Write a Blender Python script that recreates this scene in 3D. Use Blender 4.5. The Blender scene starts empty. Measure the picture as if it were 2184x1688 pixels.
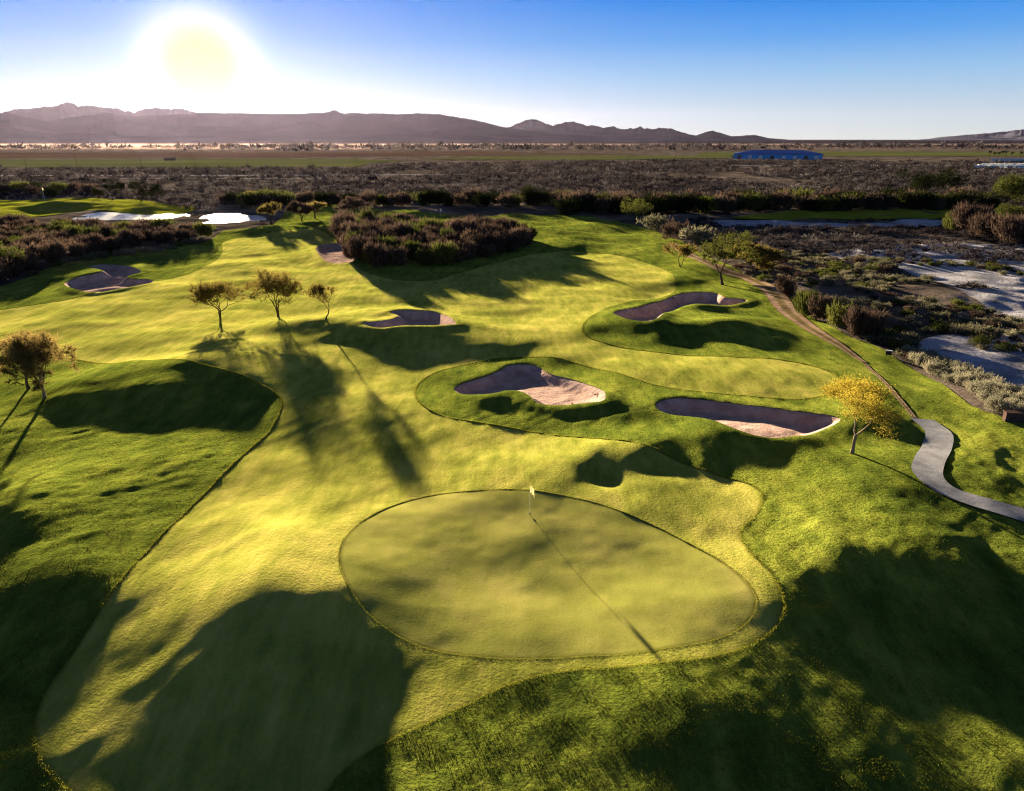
import bpy, math, random
import numpy as np
R = math.radians
scene = bpy.context.scene
col = scene.collection

# ------------------------------------------------------------------ camera, sky, sun
CAMH, PITCH, FPX, CX, CY = 24.0, R(20.59), 1456.0, 1092.0, 844.0
cam_d = bpy.data.cameras.new('camera'); cam = bpy.data.objects.new('camera', cam_d); col.objects.link(cam)
cam.location = (0, 0, CAMH); cam.rotation_euler = (R(90) - PITCH, 0, 0)
cam_d.sensor_width = 36; cam_d.lens = 24.0; cam_d.clip_start = 0.5; cam_d.clip_end = 60000
scene.camera = cam
SUN_AZ, SUN_EL = R(-22.4), R(6.3)        # azimuth from +Y, towards -X
sun_dir = np.array([math.sin(SUN_AZ)*math.cos(SUN_EL), math.cos(SUN_AZ)*math.cos(SUN_EL), math.sin(SUN_EL)])
scene.view_settings.view_transform = 'Standard'; scene.view_settings.look = 'None'
scene.view_settings.gamma = 1.0; scene.view_settings.exposure = 2.8
EXPO = 2.0 ** 2.8

sun_l = bpy.data.lights.new('sun', 'SUN'); sun_l.energy = 5.0; sun_l.angle = R(1.1); sun_l.color = (1.0, 0.79, 0.49)
sun_o = bpy.data.objects.new('sun', sun_l); col.objects.link(sun_o)
sun_o.rotation_euler = (R(90) - SUN_EL, 0, R(180) - SUN_AZ)   # lamp shines along -Z

world = bpy.data.worlds.new("World"); scene.world = world; world.use_nodes = True
wt = world.node_tree; wt.nodes.clear()
def N(t, kind, **kw):
    n = t.nodes.new(kind)
    for k, v in kw.items(): setattr(n, k, v)
    return n
def math_n(t, op, a, b=None, clamp=False):
    n = N(t, 'ShaderNodeMath', operation=op, use_clamp=clamp)
    for i, q in enumerate((a, b)):
        if q is None: continue
        if isinstance(q, (int, float)): n.inputs[i].default_value = q
        else: t.links.new(q, n.inputs[i])
    return n.outputs[0]
def ramp(t, fac, pts, interp='LINEAR'):
    n = N(t, 'ShaderNodeValToRGB'); n.color_ramp.interpolation = interp
    e = n.color_ramp.elements
    while len(e) < len(pts): e.new(0.5)
    for i, (p, c) in enumerate(pts):
        e[i].position = p; e[i].color = (c[0], c[1], c[2], 1)
    if fac is not None: t.links.new(fac, n.inputs[0])
    return n.outputs[0]
def mixc(t, fac, a, b, mode='MIX'):
    n = N(t, 'ShaderNodeMix', data_type='RGBA', blend_type=mode)
    for i, q in ((0, fac), (6, a), (7, b)):
        if isinstance(q, (int, float)): n.inputs[i].default_value = q
        elif isinstance(q, tuple): n.inputs[i].default_value = (*q, 1)
        else: t.links.new(q, n.inputs[i])
    return n.outputs[2]
sky = N(wt, 'ShaderNodeTexSky', sky_type='NISHITA'); sky.sun_disc = False
sky.sun_elevation = SUN_EL; sky.sun_rotation = SUN_AZ; sky.air_density = 1.0; sky.dust_density = 0.2; sky.ozone_density = 4.0
geo = N(wt, 'ShaderNodeTexCoord')
dotn = N(wt, 'ShaderNodeVectorMath', operation='DOT_PRODUCT'); wt.links.new(geo.outputs['Generated'], dotn.inputs[0])
GE = R(4.6)                                 # the glare is brightest a little below the sun, in the dusty low air
dotn.inputs[1].default_value = (math.sin(SUN_AZ)*math.cos(GE), math.cos(SUN_AZ)*math.cos(GE), math.sin(GE))
ang = math_n(wt, 'MULTIPLY', math_n(wt, 'ARCCOSINE', dotn.outputs['Value']), 180/math.pi)      # degrees from the sun
hs = N(wt, 'ShaderNodeHueSaturation'); wt.links.new(sky.outputs[0], hs.inputs['Color']); hs.inputs['Saturation'].default_value = 1.1
gz = N(wt, 'ShaderNodeSeparateXYZ'); wt.links.new(geo.outputs['Generated'], gz.inputs[0])
elev = math_n(wt, 'MULTIPLY', math_n(wt, 'ARCSINE', gz.outputs['Z']), 180/math.pi/40.0, clamp=True)      # 0..40 degrees above the horizon
clear = ramp(wt, elev, [(0.0, (0.66, 0.70, 0.68)), (0.045, (0.53, 0.64, 0.72)), (0.11, (0.30, 0.53, 0.80)), (0.17, (0.10, 0.36, 0.82)), (0.23, (0.006, 0.24, 0.80)), (0.32, (0.03, 0.16, 0.50)), (0.6, (0.06, 0.11, 0.22)), (1.0, (0.055, 0.075, 0.13))])
sky_low = N(wt, 'ShaderNodeBackground'); wt.links.new(clear, sky_low.inputs[0]); sky_low.inputs[1].default_value = 1.0 / EXPO
skyc = mixc(wt, 1.0, hs.outputs[0], (0.5, 0.75, 1.0), 'MULTIPLY')
# circumsolar aureole: falls off with the angle from the sun
def gauss(sig, amp):
    q = math_n(wt, 'DIVIDE', ang, sig); q = math_n(wt, 'MULTIPLY', q, q)
    return math_n(wt, 'MULTIPLY', math_n(wt, 'EXPONENT', math_n(wt, 'MULTIPLY', q, -0.5)), amp)
bg1 = N(wt, 'ShaderNodeBackground'); wt.links.new(skyc, bg1.inputs[0]); bg1.inputs[1].default_value = 0.0008
def glow(colr, sig, amp):
    b = N(wt, 'ShaderNodeBackground'); b.inputs[0].default_value = (*colr, 1); wt.links.new(gauss(sig, amp / EXPO), b.inputs[1]); return b
g1 = glow((1.0, 0.94, 0.84), 2.2, 1.1); g2 = glow((0.80, 0.92, 1.0), 5.0, 0.08)
def add(a, b):
    n = N(wt, 'ShaderNodeAddShader'); wt.links.new(a.outputs[0], n.inputs[0]); wt.links.new(b.outputs[0], n.inputs[1]); return n
tot = add(add(add(bg1, g1), g2), sky_low)
# pale yellow core of the sun's glare
core = N(wt, 'ShaderNodeBackground'); core.inputs[0].default_value = (1.0, 0.93, 0.36, 1); core.inputs[1].default_value = 1.0 / EXPO
mr = N(wt, 'ShaderNodeMapRange', interpolation_type='SMOOTHSTEP'); wt.links.new(ang, mr.inputs[0])
mr.inputs[1].default_value = 5.0; mr.inputs[2].default_value = 1.5; mr.inputs[3].default_value = 0; mr.inputs[4].default_value = 1.0
ms = N(wt, 'ShaderNodeMixShader'); wt.links.new(mr.outputs[0], ms.inputs[0]); wt.links.new(tot.outputs[0], ms.inputs[1]); wt.links.new(core.outputs[0], ms.inputs[2])
wo = N(wt, 'ShaderNodeOutputWorld'); wt.links.new(ms.outputs[0], wo.inputs[0])
scene.cycles.use_denoising = True; scene.cycles.denoising_prefilter = 'NONE'; scene.cycles.filter_width = 1.15
scene.cycles.max_bounces = 6; scene.cycles.transparent_max_bounces = 8; scene.cycles.volume_bounces = 0
scene.cycles.use_adaptive_sampling = True; scene.cycles.adaptive_threshold = 0.008

# ------------------------------------------------------------------ helpers
def ray(u, v):
    dx, dy, dz = (u - CX) / FPX, (CY - v) / FPX, 1.0
    c, s = math.cos(PITCH), math.sin(PITCH)
    return dx, dz * c + dy * s, dy * c - dz * s
def flat(u, v, z=0.0):
    dx, dy, dz = ray(u, v); t = (z - CAMH) / dz
    return dx * t, dy * t
def at_dist(u, v, D):
    dx, dy, dz = ray(u, v); t = D / math.hypot(dx, dy)
    return dx * t, dy * t, CAMH + dz * t
def _hash(ix, iy, seed):
    h = (ix * 374761393 + iy * 668265263 + seed * 974634777) & 0xffffffff
    h = ((h ^ (h >> 13)) * 1274126177) & 0xffffffff
    return ((h ^ (h >> 16)) & 0xffff) / 65535.0
def vnoise(x, y, s, seed=0):
    x = np.asarray(x, float) / s; y = np.asarray(y, float) / s
    ix = np.floor(x).astype(np.int64); iy = np.floor(y).astype(np.int64); fx = x - ix; fy = y - iy
    fx = fx * fx * fx * (fx * (fx * 6 - 15) + 10); fy = fy * fy * fy * (fy * (fy * 6 - 15) + 10)
    a, b, c, d = _hash(ix, iy, seed), _hash(ix + 1, iy, seed), _hash(ix, iy + 1, seed), _hash(ix + 1, iy + 1, seed)
    return (a * (1 - fx) + b * fx) * (1 - fy) + (c * (1 - fx) + d * fx) * fy - 0.5
def catmull(P, n=8):
    P = np.array(P, float); out = []
    for i in range(len(P)):
        p0, p1, p2, p3 = P[i - 1], P[i], P[(i + 1) % len(P)], P[(i + 2) % len(P)]
        for k in range(n):
            t = k / n
            out.append(0.5 * (2 * p1 + (p2 - p0) * t + (2 * p0 - 5 * p1 + 4 * p2 - p3) * t * t + (3 * p1 - p0 - 3 * p2 + p3) * t ** 3))
    return np.array(out)
def catmull_open(P, n=10):
    P = [np.array(p, float) for p in P]; P = [2 * P[0] - P[1]] + P + [2 * P[-1] - P[-2]]; out = []
    for i in range(1, len(P) - 2):
        p0, p1, p2, p3 = P[i - 1:i + 3]
        for k in range(n):
            t = k / n
            out.append(0.5 * (2 * p1 + (p2 - p0) * t + (2 * p0 - 5 * p1 + 4 * p2 - p3) * t * t + (3 * p1 - p0 - 3 * p2 + p3) * t ** 3))
    out.append(P[-2]); return np.array(out)
def sdf(poly, x, y, far=None):
    """signed distance (negative inside) and nearest boundary point"""
    x = np.asarray(x, float); y = np.asarray(y, float)
    best = np.full(x.shape, 1e18); nx = np.zeros(x.shape); ny = np.zeros(x.shape); ins = np.zeros(x.shape, bool)
    Q = np.roll(poly, -1, 0)
    for (ax, ay), (bx, by) in zip(poly, Q):
        ex, ey = bx - ax, by - ay; L = ex * ex + ey * ey + 1e-12
        t = np.clip(((x - ax) * ex + (y - ay) * ey) / L, 0, 1)
        qx, qy = ax + t * ex, ay + t * ey; d = (x - qx) ** 2 + (y - qy) ** 2
        m = d < best; best = np.where(m, d, best); nx = np.where(m, qx, nx); ny = np.where(m, qy, ny)
        if ay != by:
            c = ((ay > y) != (by > y)) & (x < (bx - ax) * (y - ay) / (by - ay) + ax); ins ^= c
    d = np.sqrt(best); return np.where(ins, -d, d), nx, ny
def sstep(a, b, x):
    t = np.clip((x - a) / (b - a), 0, 1); return t * t * (3 - 2 * t)

# ------------------------------------------------------------------ terrain relief
SH = np.array([-sun_dir[0], -sun_dir[1]]); SH /= np.linalg.norm(SH)    # way the shadows fall
PERP = np.array([-SH[1], SH[0]])
MOUNDS = []
def mound(u, v, half_px, up, dn, h, rot=0.0, hx=None):
    """crest as seen at pixel (u,v); half width in picture px; gentle side up (sunny), steep side dn (lee), metres"""
    x, y = flat(u, v, h if h > 0 else 0)
    z = y * math.cos(PITCH) + (CAMH - h) * math.sin(PITCH)
    w = half_px / FPX * z if hx is None else hx
    MOUNDS.append((x, y, w, up, dn, h, R(rot)))
# (rot 0: the ridge runs across the shadows' direction)
mound(200, 822, 120, 7, 3.0, 1.6, -34)
mound(400, 806, 150, 10, 3.0, 1.7, -16)
mound(540, 835, 80, 6, 3.0, 1.1, 6)
mound(880, 700, 170, 8, 3.4, 1.5, -22)
mound(700, 690, 110, 9, 4.0, 1.2, -22)
mound(1400, 688, 130, 7, 3.2, 1.5, -28)
mound(1560, 690, 110, 7, 3.4, 1.5, -36)
mound(1050, 858, 90, 2.6, 1.5, 0.50, -22)
mound(1300, 874, 110, 3.0, 1.7, 0.85, -18)
mound(1530, 945, 110, 4.5, 2.2, 1.15, -30)
mound(1670, 955, 80, 4.0, 2.4, 0.8, -30)
mound(1365, 972, 100, 3.2, 1.6, 0.8, -20)
mound(1268, 1010, 62, 2.6, 1.2, 0.85, -20)
mound(1285, 1045, 46, 1.6, 1.4, -0.9, 0)
mound(1500, 1022, 26, 1.8, 1.0, 0.35, -20)
mound(1420, 1070, 120, 2.0, 3.5, 0.35, -25)
mound(1850, 900, 60, 3.2, 2.6, 1.1, -30)
mound(2080, 1000, 90, 3.0, 3.0, 0.25, -22)
mound(580, 1285, 170, 7, 4.2, 1.45, -12)
mound(690, 1400, 120, 5, 3.0, 0.45, 8)
mound(2030, 1195, 300, 6, 3.6, 1.6, -22)
mound(1780, 1215, 90, 4, 2.0, 0.8, -22)
mound(1430, 1505, 190, 4, 2.6, 0.85, -30)
mound(60, 1130, 150, 6, 2.4, 1.1, -15)
mound(120, 1290, 130, 5, 2.4, 0.8, -15)
mound(1900, 1105, 140, 3.0, 2.0, 0.45, -22)
mound(570, 480, 60, 7, 4.0, 1.5, -20)
mound(690, 468, 60, 9, 4.0, 1.4, -20)
mound(660, 488, 55, 7, 3.5, 1.2, -20)
mound(860, 452, 70, 8, 4.5, 1.6, -20)
mound(1000, 470, 90, 8, 4.0, 1.6, -15)
mound(1480, 645, 60, 5, 2.2, 0.9, -30)
mound(230, 578, 60, 4, 3.0, 0.7, -20)
mound(250, 602, 45, 2.2, 1.8, 0.9, -8)
mound(120, 430, 70, 12, 5, 2.2, -22)
mound(300, 445, 120, 12, 6, 1.4, -22)
mound(1850, 640, 60, 5, 4, 0.4, -22)
def tilt(x, y):
    """the ground climbs gently towards the viewer as far as the putting green, then falls away below the drone"""
    k = 29 + 5 * sstep(8, 22, x) + 2.5 * sstep(-6, -20, x)
    up = 0.030 * np.clip(95 - np.maximum(y, k), 0, 95); dn = np.clip(k - y, 0, 60)
    return up - 0.095 * (dn - 5 * (1 - np.exp(-dn / 5)))
def h0(x, y):
    x = np.asarray(x, float); y = np.asarray(y, float); z = np.zeros(x.shape)
    for (mx, my, w, up, dn, h, rt) in MOUNDS:
        dx, dy = x - mx, y - my
        s = dx * SH[0] + dy * SH[1]; p = dx * PERP[0] + dy * PERP[1]
        c, sn = math.cos(rt), math.sin(rt)
        s, p = s * c + p * sn, -s * sn + p * c
        sd = int(mx * 7) & 255; h = h * 0.84; dn = max(dn, 2.7 * abs(h))
        s = s + 0.22 * w * (2 * vnoise(x, y, 6.5, sd)) + 0.9 * vnoise(x, y, 2.3, sd + 1); p = p + 0.25 * w * 2 * vnoise(x, y, 7.0, sd + 2)
        z += h * np.exp(-0.5 * (np.where(s < 0, s / up, s / dn)) ** 2) * np.exp(-0.5 * np.abs(p / (w * 0.66)) ** 1.75)
    near = sstep(420, 260, y); z += tilt(x, y)
    z += near * (1.2 * vnoise(x, y, 31, 1) + 1.0 * vnoise(x, y, 14, 2) + 0.38 * vnoise(x, y, 6.3, 3) + 0.12 * vnoise(x, y, 2.9, 6))
    fine = sstep(70, 40, y)
    z += fine * (0.045 * vnoise(x, y, 1.7, 4) + 0.02 * vnoise(x, y, 0.8, 5))
    return z
# ray hits relief
def at(u, v, f=None):
    f = f or h0
    z = 0.0
    for _ in range(14):
        x, y = flat(u, v, z); zn = float(f(np.array([x]), np.array([y]))[0]); z = z + 0.6 * (zn - z)
    return x, y, z
def poly_px(pts, n=6, smooth=True):
    P = []
    for u, v in pts:
        x, y, z = at(u, v); P.append((x, y))
    return catmull(P, n) if smooth else np.array(P)

GREEN = poly_px([(1000,1048),(1130,1046),(1260,1070),(1380,1115),(1480,1166),(1560,1213),(1603,1258),(1612,1292),(1590,1330),(1530,1362),(1400,1386),(1250,1399),(1080,1405),(950,1392),(860,1362),(790,1312),(745,1252),(725,1198),(735,1150),(780,1108),(860,1072),(930,1056)])
FAIR = poly_px([(250,1800),(150,1690),(90,1620),(72,1545),(100,1470),(150,1400),(330,1160),(515,975),(580,915),(600,850),(520,800),(330,770),(100,760),(-150,790),(-150,690),(0,662),(180,632),(400,585),(470,545),(480,515),(560,500),(700,500),(760,570),(900,600),(1060,560),(1200,536),(1320,545),(1415,575),(1440,605),(1425,632),(1300,655),(1240,700),(1300,735),(1500,760),(1680,770),(1760,790),(1790,812),(1770,840),(1700,852),(1560,842),(1400,822),(1290,790),(1180,762),(1060,765),(960,785),(895,815),(888,850),(935,885),(1040,905),(1250,935),(1400,960),(1490,1000),(1590,1030),(1625,1060),(1610,1100),(1578,1135),(1600,1180),(1645,1225),(1672,1290),(1645,1345),(1580,1385),(1450,1410),(1300,1425),(1180,1435),(1090,1460),(980,1510),(850,1570),(740,1640),(660,1730),(500,1820)])
ROUGH = poly_px([(-1500,2300),(1200,2400),(3800,2300),(3500,1300),(2600,980),(2300,935),(2184,903),(2120,885),(2060,858),(2000,815),(1930,778),(1860,735),(1800,712),(1740,680),(1700,648),(1650,608),(1580,580),(1510,548),(1430,505),(1350,480),(1250,462),(1130,458),(900,452),(760,440),(630,438),(600,462),(560,483),(480,492),(440,515),(330,532),(200,548),(90,578),(0,612),(-300,680),(-1500,900)], 4)
BUNK = {}
BUNK['kidney'] = (poly_px([(968,832),(985,822),(1030,808),(1062,795),(1085,783),(1120,780),(1150,786),(1172,800),(1230,815),(1280,833),(1291,845),(1285,858),(1240,864),(1180,868),(1145,862),(1130,848),(1110,838),(1080,836),(1050,843),(1010,845),(980,842)]), 0.6)
BUNK['long'] = (poly_px([(1398,870),(1412,858),(1450,852),(1520,858),(1640,872),(1740,885),(1785,893),(1790,902),(1760,918),(1720,932),(1670,937),(1610,932),(1560,915),(1520,900),(1470,892),(1420,885)]), 0.65)
BUNK['upper_right'] = (poly_px([(1310,668),(1380,652),(1440,632),(1490,625),(1530,628),(1545,636),(1590,640),(1585,647),(1520,652),(1460,655),(1425,668),(1400,682),(1370,687),(1330,680)]), 1.2)
BUNK['mid_left'] = (poly_px([(775,690),(815,686),(850,676),(830,668),(860,663),(920,666),(945,672),(972,690),(960,694),(900,696),(870,696),(820,701),(785,697)]), 0.9)
BUNK['far_left'] = (poly_px([(137,606),(170,592),(220,580),(190,570),(240,566),(290,574),(300,583),(270,594),(320,598),(322,605),(270,615),(210,625),(160,618)]), 1.1)
BUNK['thicket'] = (poly_px([(674,530),(690,522),(740,522),(760,545),(750,560),(705,562),(685,550)]), 1.2)
def h1(x, y):
    z = h0(x, y); x = np.asarray(x, float); y = np.asarray(y, float)
    for k, (P, dep) in BUNK.items():
        x0, y0 = P.min(0) - 4; x1, y1 = P.max(0) + 4
        m = (x > x0) & (x < x1) & (y > y0) & (y < y1)
        if m.any():
            d, _, _ = sdf(P, x[m], y[m])
            far = 1.0
            z[m] += -dep * sstep(0.15, -1.5, d) + 0.16 * np.exp(-0.5 * ((d - 0.5) / 0.8) ** 2) + (d < -0.3) * 0.10 * vnoise(x[m], y[m], 1.1, 9)
    return z
POND = np.array([(*flat(u, v, -0.35),) for u, v in [(150,470),(190,457),(240,453),(290,456),(330,456),(350,452),(385,453),(404,459),(400,466),(370,469),(300,469),(200,471)]])
POND2 = np.array([(*flat(u, v, -0.35),) for u, v in [(425,474),(438,460),(490,456),(540,459),(568,465),(562,471),(520,473),(460,477)]])
POND, POND2 = catmull(POND, 6), catmull(POND2, 6)
def h(x, y):
    x = np.asarray(x, float); y = np.asarray(y, float)
    z = h1(x, y)
    for P in (POND, POND2):
        x0, y0 = P.min(0) - 30; x1, y1 = P.max(0) + 30
        m = (x > x0) & (x < x1) & (y > y0) & (y < y1)
        if m.any():
            d, _, _ = sdf(P, x[m], y[m])
            k = sstep(14, 0.0, d)
            z[m] = z[m] * (1 - k) + k * (-0.35 + 0.05 * np.clip(d, -20, 3))
    return z
def hz(x, y): return float(h(np.array([x]), np.array([y]))[0])
def on(u, v):
    x, y, z = at(u, v); return x, y, hz(x, y)

# ------------------------------------------------------------------ mesh makers
def mesh_obj(name, verts, faces, mat, parent=None, smooth=False, attrs=None):
    me = bpy.data.meshes.new(name)
    verts = np.asarray(verts, np.float32); faces = np.asarray(faces, np.int32)
    k = faces.shape[1]
    me.vertices.add(len(verts)); me.vertices.foreach_set('co', verts.ravel())
    me.loops.add(faces.size); me.loops.foreach_set('vertex_index', faces.ravel())
    me.polygons.add(len(faces)); me.polygons.foreach_set('loop_start', np.arange(0, faces.size, k, dtype=np.int32))
    me.polygons.foreach_set('use_smooth', np.full(len(faces), smooth))
    me.update(calc_edges=True)
    for an, av in (attrs or {}).items():
        a = me.attributes.new(an, 'FLOAT', 'POINT'); a.data.foreach_set('value', np.asarray(av, np.float32))
    if mat: me.materials.append(mat)
    o = bpy.data.objects.new(name, me); col.objects.link(o)
    if parent: o.parent = parent
    return o
def tag(o, label=None, cat=None, group=None, kind=None):
    for k, v in (('label', label), ('category', cat), ('group', group), ('kind', kind)):
        if v: o[k] = v
    return o
def empty(name, loc, rz=0.0, scale=1.0):
    e = bpy.data.objects.new(name, None); col.objects.link(e); e.location = loc; e.rotation_euler = (0, 0, rz); e.scale = (scale,) * 3; e.empty_display_size = 0.3
    return e
def geomspace_rows(y0, y1, k):
    n = int(math.log(y1 / y0) / k); return y0 * (y1 / y0) ** (np.arange(n + 1) / n)
def clip_tris(V, T, f):
    """keep the part of the triangles where f > 0, cutting the ones the line crosses (V: n x k rows)"""
    pos = f > 0; n = pos[T].sum(1); keep = [T[n == 3]]; new_pairs = []; plans = []
    for cnt in (1, 2):
        t = T[n == cnt]
        if not len(t): continue
        p = pos[t]; odd = np.argmax(p, 1) if cnt == 1 else np.argmin(p, 1)
        a_ = t[np.arange(len(t)), odd]; b_ = t[np.arange(len(t)), (odd + 1) % 3]; c_ = t[np.arange(len(t)), (odd + 2) % 3]; plans.append((cnt, a_, b_, c_))
        new_pairs += [np.sort(np.stack([a_, b_], 1), 1), np.sort(np.stack([a_, c_], 1), 1)]
    if not plans: return V, keep[0]
    U, inv = np.unique(np.concatenate(new_pairs), axis=0, return_inverse=True); inv = inv.ravel(); fa, fb = f[U[:, 0]], f[U[:, 1]]
    t = np.clip(fa / (fa - fb), 0.02, 0.98)[:, None]; W_ = V[U[:, 0]] * (1 - t) + V[U[:, 1]] * t; base = len(V); k = 0
    for cnt, a_, b_, c_ in plans:
        ab = base + inv[k:k + len(a_)]; k += len(a_); ac = base + inv[k:k + len(a_)]; k += len(a_)
        if cnt == 1: keep.append(np.stack([a_, ab, ac], 1))
        else: keep.append(np.stack([ab, b_, c_], 1)); keep.append(np.stack([ab, c_, ac], 1))
    return np.concatenate([V, W_]), np.concatenate(keep)
def sheet(name, poly, xs, ys, off, mat, zf=h, holes=(), under=0.0):
    """sheet on the relief, cut exactly along poly (plus a margin that tucks under its neighbour) and round the holes"""
    X, Y = np.meshgrid(xs, ys); sh = X.shape; V = np.stack([X.ravel(), Y.ravel(), np.zeros(X.size)], 1)
    idx = np.arange(len(V)).reshape(sh)
    q = np.stack([idx[:-1, :-1], idx[:-1, 1:], idx[1:, 1:], idx[1:, :-1]], -1).reshape(-1, 4); T = np.concatenate([q[:, [0, 1, 2]], q[:, [0, 2, 3]]])
    if poly is not None: V[:, 2] = sdf(poly, V[:, 0], V[:, 1])[0]; V, T = clip_tris(V, T, under - V[:, 2])
    for P in holes:
        x0, y0 = P.min(0) - 2; x1, y1 = P.max(0) + 2; b = (V[:, 0] > x0) & (V[:, 0] < x1) & (V[:, 1] > y0) & (V[:, 1] < y1); f = np.full(len(V), 2.0)
        if b.any(): f[b] = sdf(P, V[b, 0], V[b, 1])[0]; V, T = clip_tris(V, T, f)
    used = np.unique(T); rem = -np.ones(len(V), np.int64); rem[used] = np.arange(len(used)); V = V[used]
    Z = zf(V[:, 0], V[:, 1]) + off
    return mesh_obj(name, np.stack([V[:, 0], V[:, 1], Z], 1), rem[T], mat, smooth=True, attrs={'edge': V[:, 2]})
def ribbon(name, pts, width, off, mat, zf=h, n=12, cross=4):
    C_ = catmull_open(pts, n); T = np.gradient(C_, axis=0); T /= np.linalg.norm(T, axis=1)[:, None]; Nn = np.stack([-T[:, 1], T[:, 0]], 1)
    w = np.interp(np.linspace(0, 1, len(C_)), np.linspace(0, 1, len(width)), width) if hasattr(width, '__len__') else np.full(len(C_), width)
    V = []
    for j in range(cross + 1):
        P = C_ + Nn * (w * (j / cross - 0.5))[:, None]; V.append(np.column_stack([P, zf(P[:, 0], P[:, 1]) + off]))
    V = np.stack(V, 1).reshape(-1, 3); n_ = len(C_); idx = np.arange(n_ * (cross + 1)).reshape(n_, cross + 1)
    q = np.stack([idx[:-1, :-1], idx[1:, :-1], idx[1:, 1:], idx[:-1, 1:]], -1).reshape(-1, 4)
    edge = np.tile(np.abs(np.arange(cross + 1) / cross - 0.5) * 2, n_)
    o = mesh_obj(name, V, q, mat, smooth=True, attrs={'edge': edge}); return o

# ------------------------------------------------------------------ materials
def new_mat(name):
    m = bpy.data.materials.new(name); m.use_nodes = True; t = m.node_tree
    return m, t, t.nodes['Principled BSDF']
def pos_scaled(t, sx, sy, sz, rot=0.0):
    g = N(t, 'ShaderNodeNewGeometry'); mp = N(t, 'ShaderNodeMapping'); mp.inputs['Scale'].default_value = (sx, sy, sz); mp.inputs['Rotation'].default_value = (0, 0, rot)
    t.links.new(g.outputs['Position'], mp.inputs[0]); return mp.outputs[0]
def noise(t, vec, scale, detail=4, rough=0.6, out='Fac'):
    n = N(t, 'ShaderNodeTexNoise'); n.inputs['Scale'].default_value = scale; n.inputs['Detail'].default_value = detail; n.inputs['Roughness'].default_value = rough
    t.links.new(vec, n.inputs['Vector']); return n.outputs[out]
def grass_mat(name, dark, mid, light, bump, bscale, streak=0.5, rot=0.6, blotch=0.09, edge=None, sheen=0.10):
    m, t, b = new_mat(name)
    p = pos_scaled(t, 1, 1, 1); ps = pos_scaled(t, 1.0, 0.22, 1, rot)
    big = noise(t, p, blotch, 5, 0.6); st = noise(t, ps, 0.9, 5, 0.65); fine = noise(t, p, 7.0, 3, 0.7); med = noise(t, p, 0.55, 4, 0.6)
    k = math_n(t, 'ADD', math_n(t, 'MULTIPLY', big, 0.9), math_n(t, 'MULTIPLY', st, streak))
    k = math_n(t, 'ADD', k, math_n(t, 'MULTIPLY', fine, 0.35)); k = math_n(t, 'ADD', k, math_n(t, 'MULTIPLY', med, 0.45))
    s = 0.5 * (0.9 + streak + 0.35 + 0.45)
    k = math_n(t, 'ADD', math_n(t, 'MULTIPLY', math_n(t, 'SUBTRACT', k, s), 1.35), 0.5)
    c = ramp(t, k, [(0.15, dark), (0.5, mid), (0.85, light)])
    if edge:
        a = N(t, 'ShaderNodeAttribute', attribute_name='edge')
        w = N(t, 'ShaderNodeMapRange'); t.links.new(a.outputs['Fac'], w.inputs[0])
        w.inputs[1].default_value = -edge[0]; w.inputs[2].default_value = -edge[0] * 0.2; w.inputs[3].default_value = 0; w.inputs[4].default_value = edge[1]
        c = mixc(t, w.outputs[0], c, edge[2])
    t.links.new(c, b.inputs['Base Color']); b.inputs['Roughness'].default_value = 0.95; b.inputs['Specular IOR Level'].default_value = 0.0
    b.inputs['Sheen Weight'].default_value = sheen; b.inputs['Sheen Roughness'].default_value = 0.45; t.links.new(c, b.inputs['Sheen Tint'])
    hh = math_n(t, 'ADD', noise(t, p, bscale, 4, 0.75), math_n(t, 'MULTIPLY', noise(t, ps, bscale * 0.28, 4, 0.7), 1.1))
    bp = N(t, 'ShaderNodeBump'); bp.inputs['Strength'].default_value = 1.0; bp.inputs['Distance'].default_value = bump
    t.links.new(hh, bp.inputs['Height']); t.links.new(bp.outputs[0], b.inputs['Normal'])
    return m
M = {}
M['rough'] = grass_mat('rough_grass', (0.040, 0.065, 0.012), (0.118, 0.152, 0.022), (0.24, 0.265, 0.042), 0.16, 3.6, 0.7, 0.9, sheen=0.18)
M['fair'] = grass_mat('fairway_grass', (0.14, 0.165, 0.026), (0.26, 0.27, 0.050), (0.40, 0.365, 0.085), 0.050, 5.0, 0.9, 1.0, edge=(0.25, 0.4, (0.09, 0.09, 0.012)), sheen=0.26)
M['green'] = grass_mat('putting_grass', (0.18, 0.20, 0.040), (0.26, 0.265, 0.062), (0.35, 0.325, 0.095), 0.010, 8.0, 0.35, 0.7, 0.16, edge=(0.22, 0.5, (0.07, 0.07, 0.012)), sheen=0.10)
M['turf_far'] = grass_mat('far_turf', (0.10, 0.13, 0.014), (0.17, 0.19, 0.018), (0.26, 0.25, 0.03), 0.03, 3.0, 0.6, 1.0)
def soil_mat(name, cols, scale, bump, bsc, patch=None, stretch=(1, 1)):
    m, t, b = new_mat(name); p = pos_scaled(t, stretch[0], stretch[1], 1)
    k = math_n(t, 'ADD', math_n(t, 'MULTIPLY', noise(t, p, scale, 6, 0.62), 0.75), math_n(t, 'MULTIPLY', noise(t, p, scale * 9, 4, 0.7), 0.25))
    k = math_n(t, 'ADD', math_n(t, 'MULTIPLY', math_n(t, 'SUBTRACT', k, 0.5), 2.4), 0.5)
    n_ = len(cols); c = ramp(t, k, [(0.1 + 0.8 * i / (n_ - 1), q) for i, q in enumerate(cols)])
    t.links.new(c, b.inputs['Base Color']); b.inputs['Roughness'].default_value = 1.0; b.inputs['Specular IOR Level'].default_value = 0.0
    bp = N(t, 'ShaderNodeBump'); bp.inputs['Distance'].default_value = bump; t.links.new(noise(t, p, bsc, 5, 0.7), bp.inputs['Height']); t.links.new(bp.outputs[0], b.inputs['Normal'])
    return m
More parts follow.
